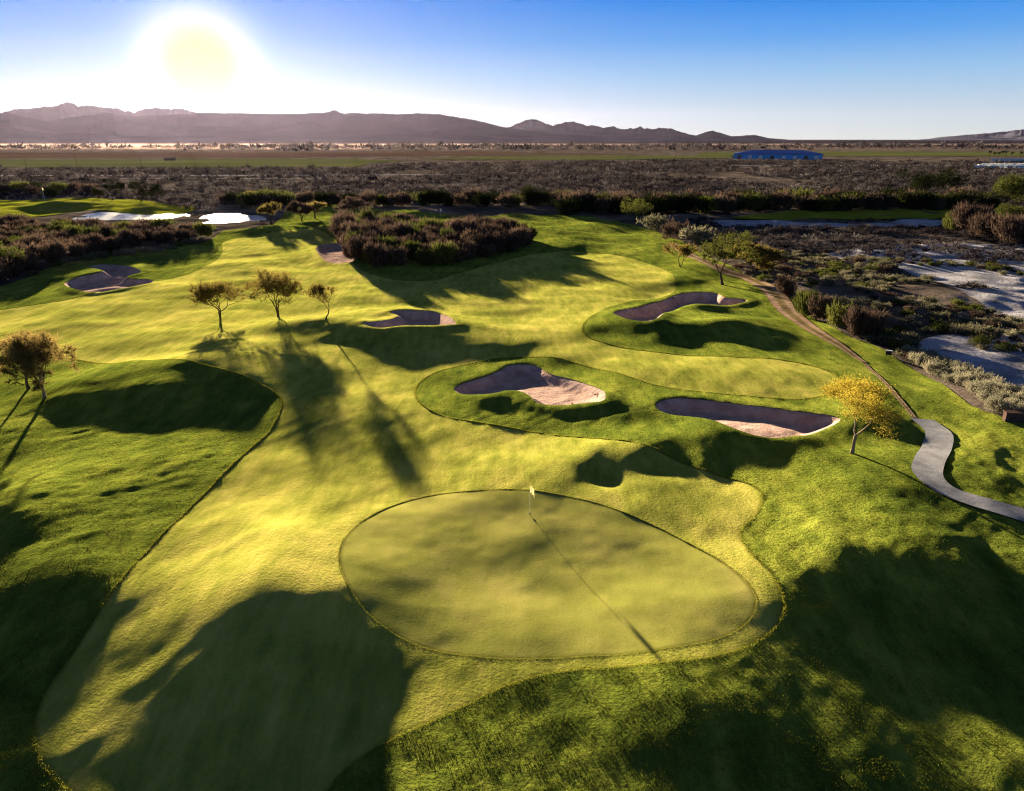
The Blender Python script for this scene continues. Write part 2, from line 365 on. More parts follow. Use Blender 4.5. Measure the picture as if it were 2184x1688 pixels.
M['ground'] = soil_mat('desert_ground', [(0.030, 0.030, 0.024), (0.070, 0.058, 0.050), (0.14, 0.115, 0.105), (0.23, 0.20, 0.20)], 0.045, 0.16, 1.6)
M['sand'] = soil_mat('bunker_sand', [(0.26, 0.175, 0.155), (0.40, 0.285, 0.26), (0.50, 0.375, 0.345)], 0.8, 0.12, 1.6)
M['wash'] = soil_mat('sky_tinted_frost_sand', [(0.13, 0.13, 0.15), (0.32, 0.32, 0.38), (0.50, 0.50, 0.60)], 0.22, 0.35, 1.6)  # frosted sand; blue sky reflected by the frost is put into the base colour
M['track'] = soil_mat('track_dirt', [(0.17, 0.11, 0.075), (0.28, 0.20, 0.15), (0.36, 0.28, 0.22)], 1.1, 0.06, 3.0)
M['path'] = soil_mat('path_asphalt', [(0.15, 0.155, 0.18), (0.23, 0.24, 0.28), (0.30, 0.31, 0.36)], 0.9, 0.03, 9.0)
M['crop'] = soil_mat('crop_green', [(0.06, 0.075, 0.03), (0.09, 0.105, 0.04), (0.125, 0.135, 0.055)], 0.01, 0.02, 0.5, stretch=(0.4, 1))
M['fallow'] = soil_mat('fallow_soil', [(0.05, 0.035, 0.028), (0.09, 0.06, 0.045), (0.13, 0.09, 0.07)], 0.01, 0.02, 0.5, stretch=(0.3, 1))
def plain(name, c, rough=0.7, metal=0.0, var=0.25, sc=0.6):
    m, t, b = new_mat(name); p = pos_scaled(t, 1, 1, 1); k = noise(t, p, sc, 4, 0.6)
    lo = tuple(q * (1 - var) for q in c); hi = tuple(min(1, q * (1 + var)) for q in c)
    t.links.new(ramp(t, k, [(0.3, lo), (0.7, hi)]), b.inputs['Base Color']); b.inputs['Roughness'].default_value = rough; b.inputs['Metallic'].default_value = metal; b.inputs['Specular IOR Level'].default_value = 0.5 if rough < 0.6 else 0.0
    return m
m, t, b = new_mat('pond_water'); b.inputs['Base Color'].default_value = (0.02, 0.03, 0.035, 1); b.inputs['Roughness'].default_value = 0.28
b.inputs['IOR'].default_value = 1.33; b.inputs['Specular IOR Level'].default_value = 0.6
bp = N(t, 'ShaderNodeBump'); bp.inputs['Distance'].default_value = 0.02; t.links.new(noise(t, pos_scaled(t, 1, 1, 1), 1.2, 4), bp.inputs['Height']); t.links.new(bp.outputs[0], b.inputs['Normal']); M['water'] = m

# ------------------------------------------------------------------ ground sheets
def spaced(a, b, d0, lim, g):
    """coordinates dense (step d0) within a..b growing by g outside up to lim each side"""
    mid = list(np.arange(a, b + d0 / 2, d0)); hi = []; s = d0; x = mid[-1]
    while x < lim[1]: s *= g; x += s; hi.append(x)
    lo = []; s = d0; x = mid[0]
    while x > lim[0]: s *= g; x -= s; lo.append(x)
    return np.array(lo[::-1] + mid + hi)
def h_ground(x, y):
    z = h(x, y); d = np.full(x.shape, 9.0)
    x0, y0 = ROUGH.min(0) - 3; x1, y1 = ROUGH.max(0) + 3
    m = (x > x0) & (x < x1) & (y > y0) & (y < y1); dd, _, _ = sdf(ROUGH, x[m], y[m]); d[m] = dd
    z = z - 0.6 * sstep(0.3, -2.0, d) 
    for k, (P, dep) in BUNK.items():
        x0, y0 = P.min(0) - 3; x1, y1 = P.max(0) + 3
        m = (x > x0) & (x < x1) & (y > y0) & (y < y1)
        if m.any(): dd, _, _ = sdf(P, x[m], y[m]); z[m] -= 1.5 * sstep(2, -0.5, dd)
    wob = sstep(0, 3, d) * sstep(900, 400, y)
    z += wob * (0.35 * vnoise(x, y, 3.1, 21) + 0.5 * vnoise(x, y, 9.0, 22))
    return z
gx = spaced(-150, 190, 1.0, (-26000, 26000), 1.06); gy = spaced(-20, 330, 1.0, (-900, 29000), 1.05)
tag(sheet('ground', None, gx, gy, 0.0, M['ground'], zf=h_ground), 'brown desert floor running out to the mountains', kind='structure')
rx = np.concatenate([np.arange(-130, -36, 0.5), np.arange(-36, 44, 0.25), np.arange(44, 135, 0.5)]); ry = geomspace_rows(9, 300, 0.0085)
def h_rough(x, y):
    c, s_ = math.cos(0.75), math.sin(0.75); a = x * c + y * s_; b_ = -x * s_ + y * c; k = sstep(75, 45, y)
    tuft = vnoise(a, b_ * 2.2, 1.5, 61) * 0.055 + vnoise(a, b_ * 1.6, 0.75, 62) * 0.055 + np.abs(vnoise(a * 0.6, b_ * 2.6, 2.6, 63)) * 0.05
    return h(x, y) + k * tuft * (0.35 + 0.9 * sstep(-0.25, 0.25, vnoise(x, y, 9, 64)))
tag(sheet('rough_grass', ROUGH, rx, ry, 0.025, M['rough'], zf=h_rough, holes=[P for P, _ in BUNK.values()] + [FAIR]), 'deep green rough grass around the fairways', kind='structure')
fx = np.concatenate([np.arange(-95, -26, 0.45), np.arange(-26, 30, 0.22), np.arange(30, 62, 0.45)]); fy = geomspace_rows(14, 215, 0.008)
def h_fair(x, y):
    c, s_ = math.cos(0.95), math.sin(0.95); a = x * c + y * s_; b_ = -x * s_ + y * c
    return h(x, y) + sstep(95, 50, y) * (0.035 * vnoise(a * 0.25, b_, 0.9, 71) + 0.05 * vnoise(a * 0.3, b_, 2.2, 72))
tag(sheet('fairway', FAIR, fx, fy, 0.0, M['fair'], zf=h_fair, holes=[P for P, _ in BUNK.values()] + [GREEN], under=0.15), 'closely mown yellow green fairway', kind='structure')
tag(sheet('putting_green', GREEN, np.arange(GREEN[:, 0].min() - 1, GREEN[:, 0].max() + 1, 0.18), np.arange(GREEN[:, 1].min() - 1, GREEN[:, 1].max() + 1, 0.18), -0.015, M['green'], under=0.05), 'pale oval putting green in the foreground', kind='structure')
BL = {'kidney': 'kidney shaped sand bunker with grass tongue beyond the putting green', 'long': 'long sand bunker beside the yellow tree',
      'upper_right': 'dark purple sand bunker beside the dirt track', 'mid_left': 'sand bunker behind the tree shadows in mid fairway',
      'far_left': 'far left sand bunker split by a grass tongue', 'thicket': 'small sand bunker left of the central thicket'}
for k, (P, dep) in BUNK.items():
    st = 0.2 if P[:, 1].mean() < 80 else 0.35
    tag(sheet('sand_bunker', P, np.arange(P[:, 0].min() - 1, P[:, 0].max() + 1, st), np.arange(P[:, 1].min() - 1, P[:, 1].max() + 1, st), -0.02, M['sand'], under=0.12), BL[k], kind='structure')
def W(*pts): return [on(u, v)[:2] for u, v in pts]
tag(ribbon('cart_path', W((1930,893),(1966,897),(2000,925),(1998,955),(1982,985),(1978,1015),(2010,1045),(2080,1072),(2184,1103),(2350,1140),(2700,1200))[1:], 1.95, 0.13, M['path'], n=16), 'pale grey paved cart path curving at the right', kind='structure')
t = M['track'].node_tree; b_ = t.nodes['Principled BSDF']; src = b_.inputs['Base Color'].links[0].from_socket; at_ = N(t, 'ShaderNodeAttribute', attribute_name='edge')
rut = ramp(t, at_.outputs['Fac'], [(0.0, (0.5, 0.5, 0.35)), (0.25, (0.55, 0.6, 0.4)), (0.45, (1, 1, 1)), (0.8, (1.05, 1.0, 0.95)), (1.0, (0.5, 0.55, 0.35))]); t.links.new(mixc(t, 1.0, src, rut, 'MULTIPLY'), b_.inputs['Base Color'])
tag(ribbon('dirt_track', W((1430,520),(1490,552),(1545,578),(1600,596),(1645,622),(1672,655),(1705,685),(1750,715),(1795,742),(1843,775)), [2.6, 3.2, 3.2, 2.2, 0.6], 0.10, M['track'], n=12), 'bare dirt track along the edge of the rough', kind='structure')
def blades(name, P, lmin, lmax, wd, mat, label, seed, zf, lean=0.5):
    rng = np.random.default_rng(seed); n = len(P); Z = zf(P[:, 0], P[:, 1]); B = np.column_stack([P, Z - 0.01])
    D = rng.normal(size=(n, 3)) * lean; D[:, 2] = 1; D /= np.linalg.norm(D, axis=1)[:, None]; r = rng.normal(size=(n, 3)); S = np.cross(D, r); S /= np.linalg.norm(S, axis=1)[:, None]
    L = rng.uniform(lmin, lmax, n)[:, None]; w = (wd * rng.uniform(0.6, 1.4, n))[:, None]
    V = np.stack([B - S * w, B + S * w, B + D * L], 1).reshape(-1, 3); o = mesh_obj(name, V, np.arange(len(V)).reshape(-1, 3), mat); tag(o, label, kind='stuff')
def blade_mat(name, c1, c2):
    m = bpy.data.materials.new(name); m.use_nodes = True; t = m.node_tree; t.nodes.clear(); k = noise(t, pos_scaled(t, 1, 1, 1), 0.7, 4, 0.7); c = ramp(t, k, [(0.3, c1), (0.7, c2)])
    d = N(t, 'ShaderNodeBsdfDiffuse'); tr = N(t, 'ShaderNodeBsdfTranslucent'); mx = N(t, 'ShaderNodeMixShader'); mx.inputs[0].default_value = 0.5
    t.links.new(c, d.inputs[0]); t.links.new(c, tr.inputs[0]); t.links.new(d.outputs[0], mx.inputs[1]); t.links.new(tr.outputs[0], mx.inputs[2]); ou = N(t, 'ShaderNodeOutputMaterial'); t.links.new(mx.outputs[0], ou.inputs[0]); return m
M['blade'] = blade_mat('grass_blades', (0.045, 0.060, 0.008), (0.12, 0.13, 0.018)); M['lip'] = blade_mat('sunlit_lip_grass', (0.13, 0.14, 0.018), (0.22, 0.21, 0.03))  # lip blades: lighter copy with the caught sunlight put into the colour
def along(poly, per_m, spread, off, seed, keepf=None):
    rng = np.random.default_rng(seed); Q = np.roll(poly, -1, 0); L = np.linalg.norm(Q - poly, axis=1); out = []
    for p, q, l in zip(poly, Q, L):
        mid = (p + q) / 2
        if not (13 < mid[1] < 95 and abs(mid[0]) < 0.9 * mid[1] + 6): continue
        n = int(l * per_m); t = rng.uniform(0, 1, (n, 1)); e = (q - p) / max(l, 1e-6); nn = np.array([e[1], -e[0]]); out.append(p * (1 - t) + q * t + nn * (off + rng.normal(size=(n, 1)) * spread))
    return np.concatenate(out)
ar = lambda P: 0.5 * np.sum(P[:, 0] * np.roll(P[:, 1], -1) - np.roll(P[:, 0], -1) * P[:, 1])
sg = lambda P: 1.0 if ar(P) > 0 else -1.0
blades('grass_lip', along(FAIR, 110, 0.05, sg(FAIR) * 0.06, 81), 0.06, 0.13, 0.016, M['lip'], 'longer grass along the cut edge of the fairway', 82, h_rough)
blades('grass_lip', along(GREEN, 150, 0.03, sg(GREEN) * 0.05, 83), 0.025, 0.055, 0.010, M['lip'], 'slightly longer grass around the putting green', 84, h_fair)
rng = np.random.default_rng(85); n = 420000; yy = 14 * (56 / 14) ** rng.uniform(0, 1, n); xx = rng.uniform(-1, 1, n) * (yy * 0.80 + 5); m_ = np.ones(n, bool)
ki = sdf(FAIR[::2], xx, yy)[0] > 0.12; xx, yy = xx[ki], yy[ki]
for P, _ in BUNK.values():
    if P[:, 1].min() < 60: ki = sdf(P[::2], xx, yy)[0] > 0.1; xx, yy = xx[ki], yy[ki]
PC = np.array(W((1966,897),(2000,925),(1998,955),(1982,985),(1978,1015),(2010,1045),(2080,1072),(2184,1103),(2350,1140))); PC = catmull_open(PC, 6)
ki = np.min(np.hypot(xx[:, None] - PC[None, :, 0], yy[:, None] - PC[None, :, 1]), 1) > 1.25; xx, yy = xx[ki], yy[ki]
cl_ = vnoise(xx, yy, 0.9, 86) + 0.7 * vnoise(xx, yy, 0.35, 87) + 0.5 * vnoise(xx, yy, 5, 88); ki = cl_ > -0.10; xx, yy = xx[ki], yy[ki]
blades('grass_tufts', np.column_stack([xx, yy]), 0.05, 0.14, 0.018, M['blade'], 'tufts of longer grass in the near rough', 89, h_rough, 0.8)
tag(ribbon('worn_trail', W((1843,777),(1875,806),(1905,838),(1930,868),(1950,893)), 0.45, 0.085, M['track'], n=12), 'thin worn trail joining the dirt track to the cart path', kind='structure')
WASH = poly_px([(2330,900),(2184,862),(2080,800),(1960,745),(1990,722),(2090,718),(2184,715),(2400,720),(2600,820)], 5)
tag(sheet('sandy_wash', WASH, np.arange(WASH[:, 0].min() - 1, WASH[:, 0].max() + 1, 0.5), np.arange(WASH[:, 1].min() - 1, WASH[:, 1].max() + 1, 0.5), 0.05, M['wash'], zf=h_ground), 'open frosted sandy wash floor at the right edge', kind='structure')
WASH2 = poly_px([(1760,545),(1850,560),(1990,600),(2100,650),(2184,690),(2500,720),(2700,620),(2400,535),(2184,522),(2060,520),(1940,522),(1830,530)], 5)
tag(sheet('sandy_wash', WASH2, np.arange(WASH2[:, 0].min() - 1, WASH2[:, 0].max() + 1, 0.8), np.arange(WASH2[:, 1].min() - 1, WASH2[:, 1].max() + 1, 0.8), 0.05, M['wash'], zf=h_ground), 'pale bare sand flat between the desert shrubs', kind='structure')
WASH3 = poly_px([(1525,472),(1620,468),(1760,476),(1900,474),(2000,470),(2010,480),(1900,486),(1740,488),(1600,484),(1530,482)], 5)
tag(sheet('sandy_wash', WASH3, np.arange(WASH3[:, 0].min() - 1, WASH3[:, 0].max() + 1, 0.9), np.arange(WASH3[:, 1].min() - 1, WASH3[:, 1].max() + 1, 0.9), 0.05, M['wash'], zf=h_ground), 'narrow pale sand strip before the far turf', kind='structure')
for nm, pts, lab in (('a', [(1560,466),(1650,455),(1760,452),(1900,449),(2025,447),(2060,455),(2010,466),(1880,470),(1700,470)], 'strip of turf behind the desert wash'),
                     ('b', [(-80,440),(60,428),(200,424),(330,432),(420,445),(330,452),(200,450),(100,462),(-60,465)], 'raised far turf beyond the pond')):
    P = poly_px(pts, 5); tag(sheet('far_turf', P, np.arange(P[:, 0].min(), P[:, 0].max(), 1.0), np.arange(P[:, 1].min(), P[:, 1].max(), 1.0), 0.25, M['turf_far']), lab, kind='structure')
for P, lab in ((POND, 'long bright pond behind the left thicket'), (POND2, 'bright end of the pond in the sun glare')):
    o = sheet('pond', P, np.arange(P[:, 0].min() - 1, P[:, 0].max() + 1, 1.0), np.arange(P[:, 1].min() - 1, P[:, 1].max() + 1, 1.0), -0.30, M['water'], zf=lambda x, y: np.zeros(np.shape(x)))
    tag(o, lab, kind='structure')
def far_strip(name, pts, mat, label, off=0.5):
    P = np.array([flat(u, v) for u, v in pts]); n = len(P)
    V = np.column_stack([P, np.full(n, off)]); me = bpy.data.meshes.new(name); me.from_pydata(V.tolist(), [], [list(range(n))]); me.materials.append(mat)
    o = bpy.data.objects.new(name, me); col.objects.link(o); tag(o, label, kind='structure')
far_strip('crop_field', [(-900,359),(760,357),(790,349),(870,344),(760,340),(300,341),(-900,342)], M['crop'], 'broad green crop field behind the scrub')
far_strip('crop_field', [(870,341),(1250,342),(1560,338),(1560,333),(1250,333),(1020,335)], M['crop'], 'thin green crop field in the centre distance')
far_strip('crop_field', [(1560,334),(1570,331),(1760,334),(2184,334),(3100,335),(3100,325),(1740,324),(1500,326),(1480,331)], M['crop'], 'green crop field behind the blue warehouse')
far_strip('fallow_field', [(-900,339),(500,338),(1000,333),(1400,331),(1000,323.5),(500,326),(-900,327)], M['fallow'], 'dark fallow field before the dust', 0.4)
M['plain'] = soil_mat('far_plain_scrub', [(0.010, 0.010, 0.016), (0.022, 0.020, 0.030), (0.040, 0.034, 0.045)], 0.002, 0.5, 0.05)
far_strip('far_plain', [(-900,308),(3100,308),(3100,298.6),(-900,298.6)], M['plain'], 'dark scrub plain at the foot of the mountains', 0.6)
far_strip('dirt_road', [(-900,377),(300,376.5),(1000,374.5),(1000,373.6),(300,375.2),(-900,375.6)], M['wash'], 'pale canal road crossing the scrub', 0.35)
far_strip('dirt_road', [(-900,384),(100,384),(700,382),(700,381.4),(100,383),(-900,383)], M['wash'], 'second faint dirt road before the canal road', 0.35)
far_strip('dirt_road', [(1560,354),(2060,356),(2060,354.8),(1560,353)], M['wash'], 'pale track below the blue warehouse', 0.35)

# ------------------------------------------------------------------ mountains
def range_(name, prof, D0, D1, D2, mat, label, seed, rough=0.5, n=700, rows=46):
    pu = np.array([p[0] for p in prof], float); pv = np.array([p[1] for p in prof], float)
    U = np.linspace(pu[0], pu[-1], n); Vv = np.interp(U, pu, pv)
    jag = (vnoise(U, U * 0, 11, seed) * 4.2 + vnoise(U, U * 0, 5, seed + 1) * 2.8 + vnoise(U, U * 0, 2.6, seed + 2) * 1.4) * rough * np.clip((298 - Vv) / 25, 0, 1)
    Vv = Vv + jag
    az = []; H = []
    for u, v in zip(U, Vv):
        x, y, z = at_dist(u, v, D1); az.append(math.atan2(x, y)); H.append(max(z, -20))
    az = np.array(az); H = np.array(H); Vt = []
    for r in range(rows):
        t = r / (rows - 1); D = D0 + (D2 - D0) * t; tr = (D1 - D0) / (D2 - D0)
        S = (t / tr) ** 1.7 if t <= tr else max(0, 1 - ((t - tr) / (1 - tr)) ** 1.3)
        X = np.sin(az) * D; Y = np.cos(az) * D
        rid = 1 - np.abs(2 * vnoise(X, Y, 900, seed + 3)) * 1.4; rid2 = 1 - np.abs(2 * vnoise(X, Y, 350, seed + 4)) * 1.2
        k = 1 - (0.42 * (1 - rid) + 0.25 * (1 - rid2)) * (1 - S ** 6) * (1 if t <= tr else 0.3)
        Vt.append(np.stack([X, Y, H * S * np.clip(k, 0.1, 1) - 2 * (1 - S)], 1))
    Vt = np.stack(Vt).reshape(-1, 3); idx = np.arange(rows * n).reshape(rows, n)
    q = np.stack([idx[:-1, :-1], idx[:-1, 1:], idx[1:, 1:], idx[1:, :-1]], -1).reshape(-1, 4)
    tag(mesh_obj(name, Vt, q, mat, smooth=True), label, kind='structure')
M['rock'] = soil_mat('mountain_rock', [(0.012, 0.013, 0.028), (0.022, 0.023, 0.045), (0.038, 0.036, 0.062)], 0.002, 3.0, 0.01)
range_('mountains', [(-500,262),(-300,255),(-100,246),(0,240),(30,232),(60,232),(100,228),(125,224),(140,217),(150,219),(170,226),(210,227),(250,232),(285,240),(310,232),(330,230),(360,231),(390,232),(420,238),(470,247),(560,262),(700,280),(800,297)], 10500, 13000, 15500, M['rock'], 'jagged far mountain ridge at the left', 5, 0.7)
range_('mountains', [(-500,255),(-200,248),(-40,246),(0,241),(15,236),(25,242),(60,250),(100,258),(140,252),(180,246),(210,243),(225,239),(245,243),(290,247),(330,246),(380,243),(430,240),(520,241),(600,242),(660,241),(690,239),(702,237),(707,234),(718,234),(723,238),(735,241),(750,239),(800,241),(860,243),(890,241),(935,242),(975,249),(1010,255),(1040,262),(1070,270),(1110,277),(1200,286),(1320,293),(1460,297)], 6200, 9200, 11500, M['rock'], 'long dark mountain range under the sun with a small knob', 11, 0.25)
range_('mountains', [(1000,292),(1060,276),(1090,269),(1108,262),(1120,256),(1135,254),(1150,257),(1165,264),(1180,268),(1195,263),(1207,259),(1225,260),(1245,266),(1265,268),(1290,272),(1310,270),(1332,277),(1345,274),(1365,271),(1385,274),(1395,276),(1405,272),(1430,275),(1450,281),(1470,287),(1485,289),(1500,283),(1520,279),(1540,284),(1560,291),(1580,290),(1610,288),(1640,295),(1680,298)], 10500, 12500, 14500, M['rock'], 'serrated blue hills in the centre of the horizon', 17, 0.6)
M['hazed_rock'] = soil_mat('hazed_mountain_rock', [(0.05, 0.055, 0.085), (0.07, 0.075, 0.11), (0.09, 0.095, 0.13)], 0.002, 3.0, 0.01)  # air haze over the farthest range, put into a paler blue-grey rock colour
range_('mountains', [(1950,299),(1985,296),(2010,292),(2030,291),(2060,288),(2110,284),(2150,280),(2184,276),(2300,268),(2450,262),(2700,270)], 19500, 22500, 24500, M['hazed_rock'], 'pale far mountain at the right edge', 23, 0.4)


# ------------------------------------------------------------------ foliage materials
def leaf_mat(name, c1, c2, c3=None, trans=0.35, zgrad=None):
    m = bpy.data.materials.new(name); m.use_nodes = True; t = m.node_tree; t.nodes.clear()
    oi = N(t, 'ShaderNodeObjectInfo'); p = pos_scaled(t, 1, 1, 1)
    k = math_n(t, 'ADD', math_n(t, 'MULTIPLY', noise(t, p, 0.9, 3, 0.6), 0.75), math_n(t, 'MULTIPLY', oi.outputs['Random'], 0.35))
    c = ramp(t, k, [(0.30, c1), (0.55, c2), (0.78, c3 or c2)])
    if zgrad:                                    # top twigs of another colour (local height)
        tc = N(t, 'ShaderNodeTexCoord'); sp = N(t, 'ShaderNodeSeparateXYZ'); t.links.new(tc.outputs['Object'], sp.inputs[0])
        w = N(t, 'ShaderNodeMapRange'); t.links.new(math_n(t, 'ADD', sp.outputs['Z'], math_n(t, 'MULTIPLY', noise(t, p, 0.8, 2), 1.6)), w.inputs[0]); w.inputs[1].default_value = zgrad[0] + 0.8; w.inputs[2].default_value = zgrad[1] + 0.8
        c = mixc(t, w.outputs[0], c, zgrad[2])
    d = N(t, 'ShaderNodeBsdfDiffuse'); tr = N(t, 'ShaderNodeBsdfTranslucent'); mx = N(t, 'ShaderNodeMixShader'); mx.inputs[0].default_value = trans
    t.links.new(c, d.inputs[0]); t.links.new(c, tr.inputs[0]); t.links.new(d.outputs[0], mx.inputs[1]); t.links.new(tr.outputs[0], mx.inputs[2])
    ou = N(t, 'ShaderNodeOutputMaterial'); t.links.new(mx.outputs[0], ou.inputs[0]); return m
M['brown_twig'] = leaf_mat('brown_twigs', (0.034, 0.024, 0.021), (0.068, 0.047, 0.040), (0.115, 0.080, 0.060), 0.3)
M['grey_leaf'] = leaf_mat('grey_green_leaves', (0.075, 0.075, 0.049), (0.128, 0.124, 0.083), (0.188, 0.169, 0.112))
M['pale_leaf'] = leaf_mat('pale_silvery_leaves', (0.145, 0.140, 0.102), (0.230, 0.221, 0.162), (0.306, 0.281, 0.204))
M['olive'] = leaf_mat('olive_leaves', (0.036, 0.045, 0.012), (0.066, 0.078, 0.018), (0.102, 0.108, 0.027))
M['dark_leaf'] = leaf_mat('dark_evergreen_leaves', (0.010, 0.014, 0.005), (0.018, 0.024, 0.008), (0.034, 0.038, 0.012), 0.12)
M['lime'] = leaf_mat('bright_green_leaves', (0.068, 0.105, 0.009), (0.120, 0.173, 0.015), (0.188, 0.240, 0.022), 0.4)
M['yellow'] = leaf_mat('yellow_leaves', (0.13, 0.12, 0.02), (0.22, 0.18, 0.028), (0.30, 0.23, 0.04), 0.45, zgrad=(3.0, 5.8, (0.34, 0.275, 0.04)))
M['rust'] = leaf_mat('rusty_leaves', (0.13, 0.095, 0.035), (0.24, 0.18, 0.06), (0.36, 0.26, 0.09), 0.5)
M['gold_olive'] = leaf_mat('gold_olive_leaves', (0.085, 0.066, 0.020), (0.14, 0.11, 0.030), (0.20, 0.15, 0.045), 0.5)
M['bark'] = plain('bark', (0.075, 0.055, 0.042), 0.9, 0, 0.4, 3.0)
M['bark_pale'] = plain('bark_pale', (0.19, 0.155, 0.115), 0.9, 0, 0.35, 3.0)

# ------------------------------------------------------------------ trees
def slivers(rng, P, D, L, Wd):
    """thin pointed triangles from P along D (unit), length L, width Wd"""
    n = len(P); r = rng.normal(size=(n, 3)); S = np.cross(D, r); S /= np.linalg.norm(S, axis=1)[:, None] + 1e-9
    V = np.stack([P - S * Wd[:, None] / 2, P + S * Wd[:, None] / 2, P + D * L[:, None]], 1).reshape(-1, 3)
    return V
def unit(v): return v / (np.linalg.norm(v, axis=-1, keepdims=True) + 1e-9)
def tree_geo(seed, H, Wd, stems=1, trunk=0.26, lean=(0, 0), levels=5, spread=0.62, twigs=26, tw=0.42, tww=0.035, up=0.10, rad=0.16, droop=0.0, kids=(2, 3), leafy=0):
    rng = np.random.default_rng(seed); segs = []; tips = []
    def grow(p, d, L, r, lev):
        n = 3 if lev < 3 else 2; q = p
        for i in range(n):
            d = unit(d + rng.normal(size=3) * (0.10 + 0.05 * lev) + np.array([0, 0, up if lev < levels - 1 else up - droop]))
            e = q + d * L / n; r2 = r * (1 - 0.30 / n * 1.0)
            segs.append((q, e, r, r2, lev)); 
            if lev >= max(2, levels - 3): tips.append((q, e, d))
            q = e; r = r2
        if lev >= levels: return
        k = rng.integers(kids[0], kids[1] + 1); a0 = rng.uniform(0, 2 * math.pi)
        ax = unit(np.cross(d, np.array([0.3, 0.2, 1.0]))); bx = np.cross(d, ax)
        for i in range(k):
            a = a0 + i * 2 * math.pi / k + rng.normal() * 0.35; s_ = spread * rng.uniform(0.65, 1.2)
            nd = unit(d + (ax * math.cos(a) + bx * math.sin(a)) * s_)
            if nd[2] < -0.05: nd[2] *= 0.3
            grow(q, unit(nd), L * rng.uniform(0.66, 0.92), r * rng.uniform(0.60, 0.78), lev + 1)
    for s_ in range(stems):
        a = rng.uniform(0, 6.28); st = np.array([math.cos(a), math.sin(a), 0]) * (0.10 if stems > 1 else 0)
        d = unit(np.array([lean[0], lean[1], 1.0]) + (np.array([math.cos(a + s_ * 6.28 / stems), math.sin(a + s_ * 6.28 / stems), 0]) * 0.45 if stems > 1 else 0))
        grow(st, d, H * trunk, rad / math.sqrt(stems), 0)
    # fit to the wanted height and width
    E = np.array([e for _, e, _ in tips]); ctr = E.mean(0)
    zs = (H - tw * 0.7) / np.percentile(E[:, 2], 99); half = np.percentile(np.linalg.norm(E[:, :2] - ctr[:2], axis=1), 74)
    xs = (Wd / 2 - tw * 0.5) / half
    def fit(p):
        k = np.clip(p[2] / (H * 0.35), 0, 1); f = 1 + (xs - 1) * k
        return np.array([(p[0] - ctr[0] * k * 0.75) * f, (p[1] - ctr[1] * k * 0.75) * f, p[2] * zs])
    V, F = [], []; ns = 6
    for q, e, r1, r2, lev in segs:
        if lev >= 4: m_ = 3
        else: m_ = ns
        q, e = fit(q), fit(e); d = unit(e - q); a = unit(np.cross(d, np.array([0.31, 0.2, 0.93]))); b = np.cross(d, a)
        base = len(V); r1, r2 = max(r1, 0.010), max(r2, 0.008)
        flare = 1.5 if (lev == 0 and q[2] < 0.05) else 1.0
        for c, rr in ((q - d * r1 * 0.3 - (np.array([0, 0, 0.25]) if flare > 1 else 0), r1 * flare), (e, r2)):
            for i in range(m_):
                t = 2 * math.pi * i / m_; V.append(c + (a * math.cos(t) + b * math.sin(t)) * rr)
        for i in range(m_): F.append((base + i, base + (i + 1) % m_, base + m_ + (i + 1) % m_, base + m_ + i))
    P, D, L = [], [], []
    for q, e, d in tips:
        q, e = fit(q), fit(e); k = max(1, int(rng.poisson(twigs / 2.7)))
        t = rng.uniform(0, 1, (k, 1)); P.append(q * (1 - t) + e * t); D.append(unit(d * 0.8 + rng.normal(size=(k, 3)) * 0.75 + np.array([0, 0, up * 2 - droop]))); L.append(rng.uniform(0.5, 1.2, k) * tw)
    P, D, L = np.concatenate(P), np.concatenate(D), np.concatenate(L)
    CV = [slivers(rng, P, D, L, np.full(len(P), tww * 1.1) * rng.uniform(0.6, 1.4, len(P)))]
    if leafy:
        k = leafy; i = rng.integers(0, len(P), k); Q = P[i] + D[i] * (L[i] * rng.uniform(0.3, 1.1, k))[:, None] + rng.normal(size=(k, 3)) * 0.22
        CV.append(slivers(rng, Q, unit(rng.normal(size=(k, 3))), rng.uniform(0.06, 0.14, k), rng.uniform(0.03, 0.08, k)))
    CV = np.concatenate(CV); return np.array(V), np.array(F), CV, np.arange(len(CV)).reshape(-1, 3)
def crown_leaves(rng, H, Wd, n, size, lobes=9, zc=0.62, low=0.15):
    """leafy lumpy crown of small faces spread through the lobes"""
    C_ = np.column_stack([rng.normal(size=(lobes, 2)) * Wd * 0.20, H * (zc + rng.normal(size=lobes) * 0.13)]); R_ = Wd * rng.uniform(0.17, 0.30, lobes)
    i = rng.integers(0, lobes, n); d = unit(rng.normal(size=(n, 3))); r = rng.uniform(0.35, 1.08, n) ** 0.6
    P = C_[i] + d * (R_[i] * r)[:, None] * np.array([1, 1, 0.85]); k = P[:, 2] > H * low; P, d = P[k], d[k]; P[:, 2] = np.minimum(P[:, 2], H * 1.05)
    n = len(P); return slivers(rng, P, unit(d * 0.5 + rng.normal(size=(n, 3)) * 0.8 + np.array([0, 0, 0.25])), size * rng.uniform(0.6, 1.5, n), size * rng.uniform(0.35, 0.8, n))
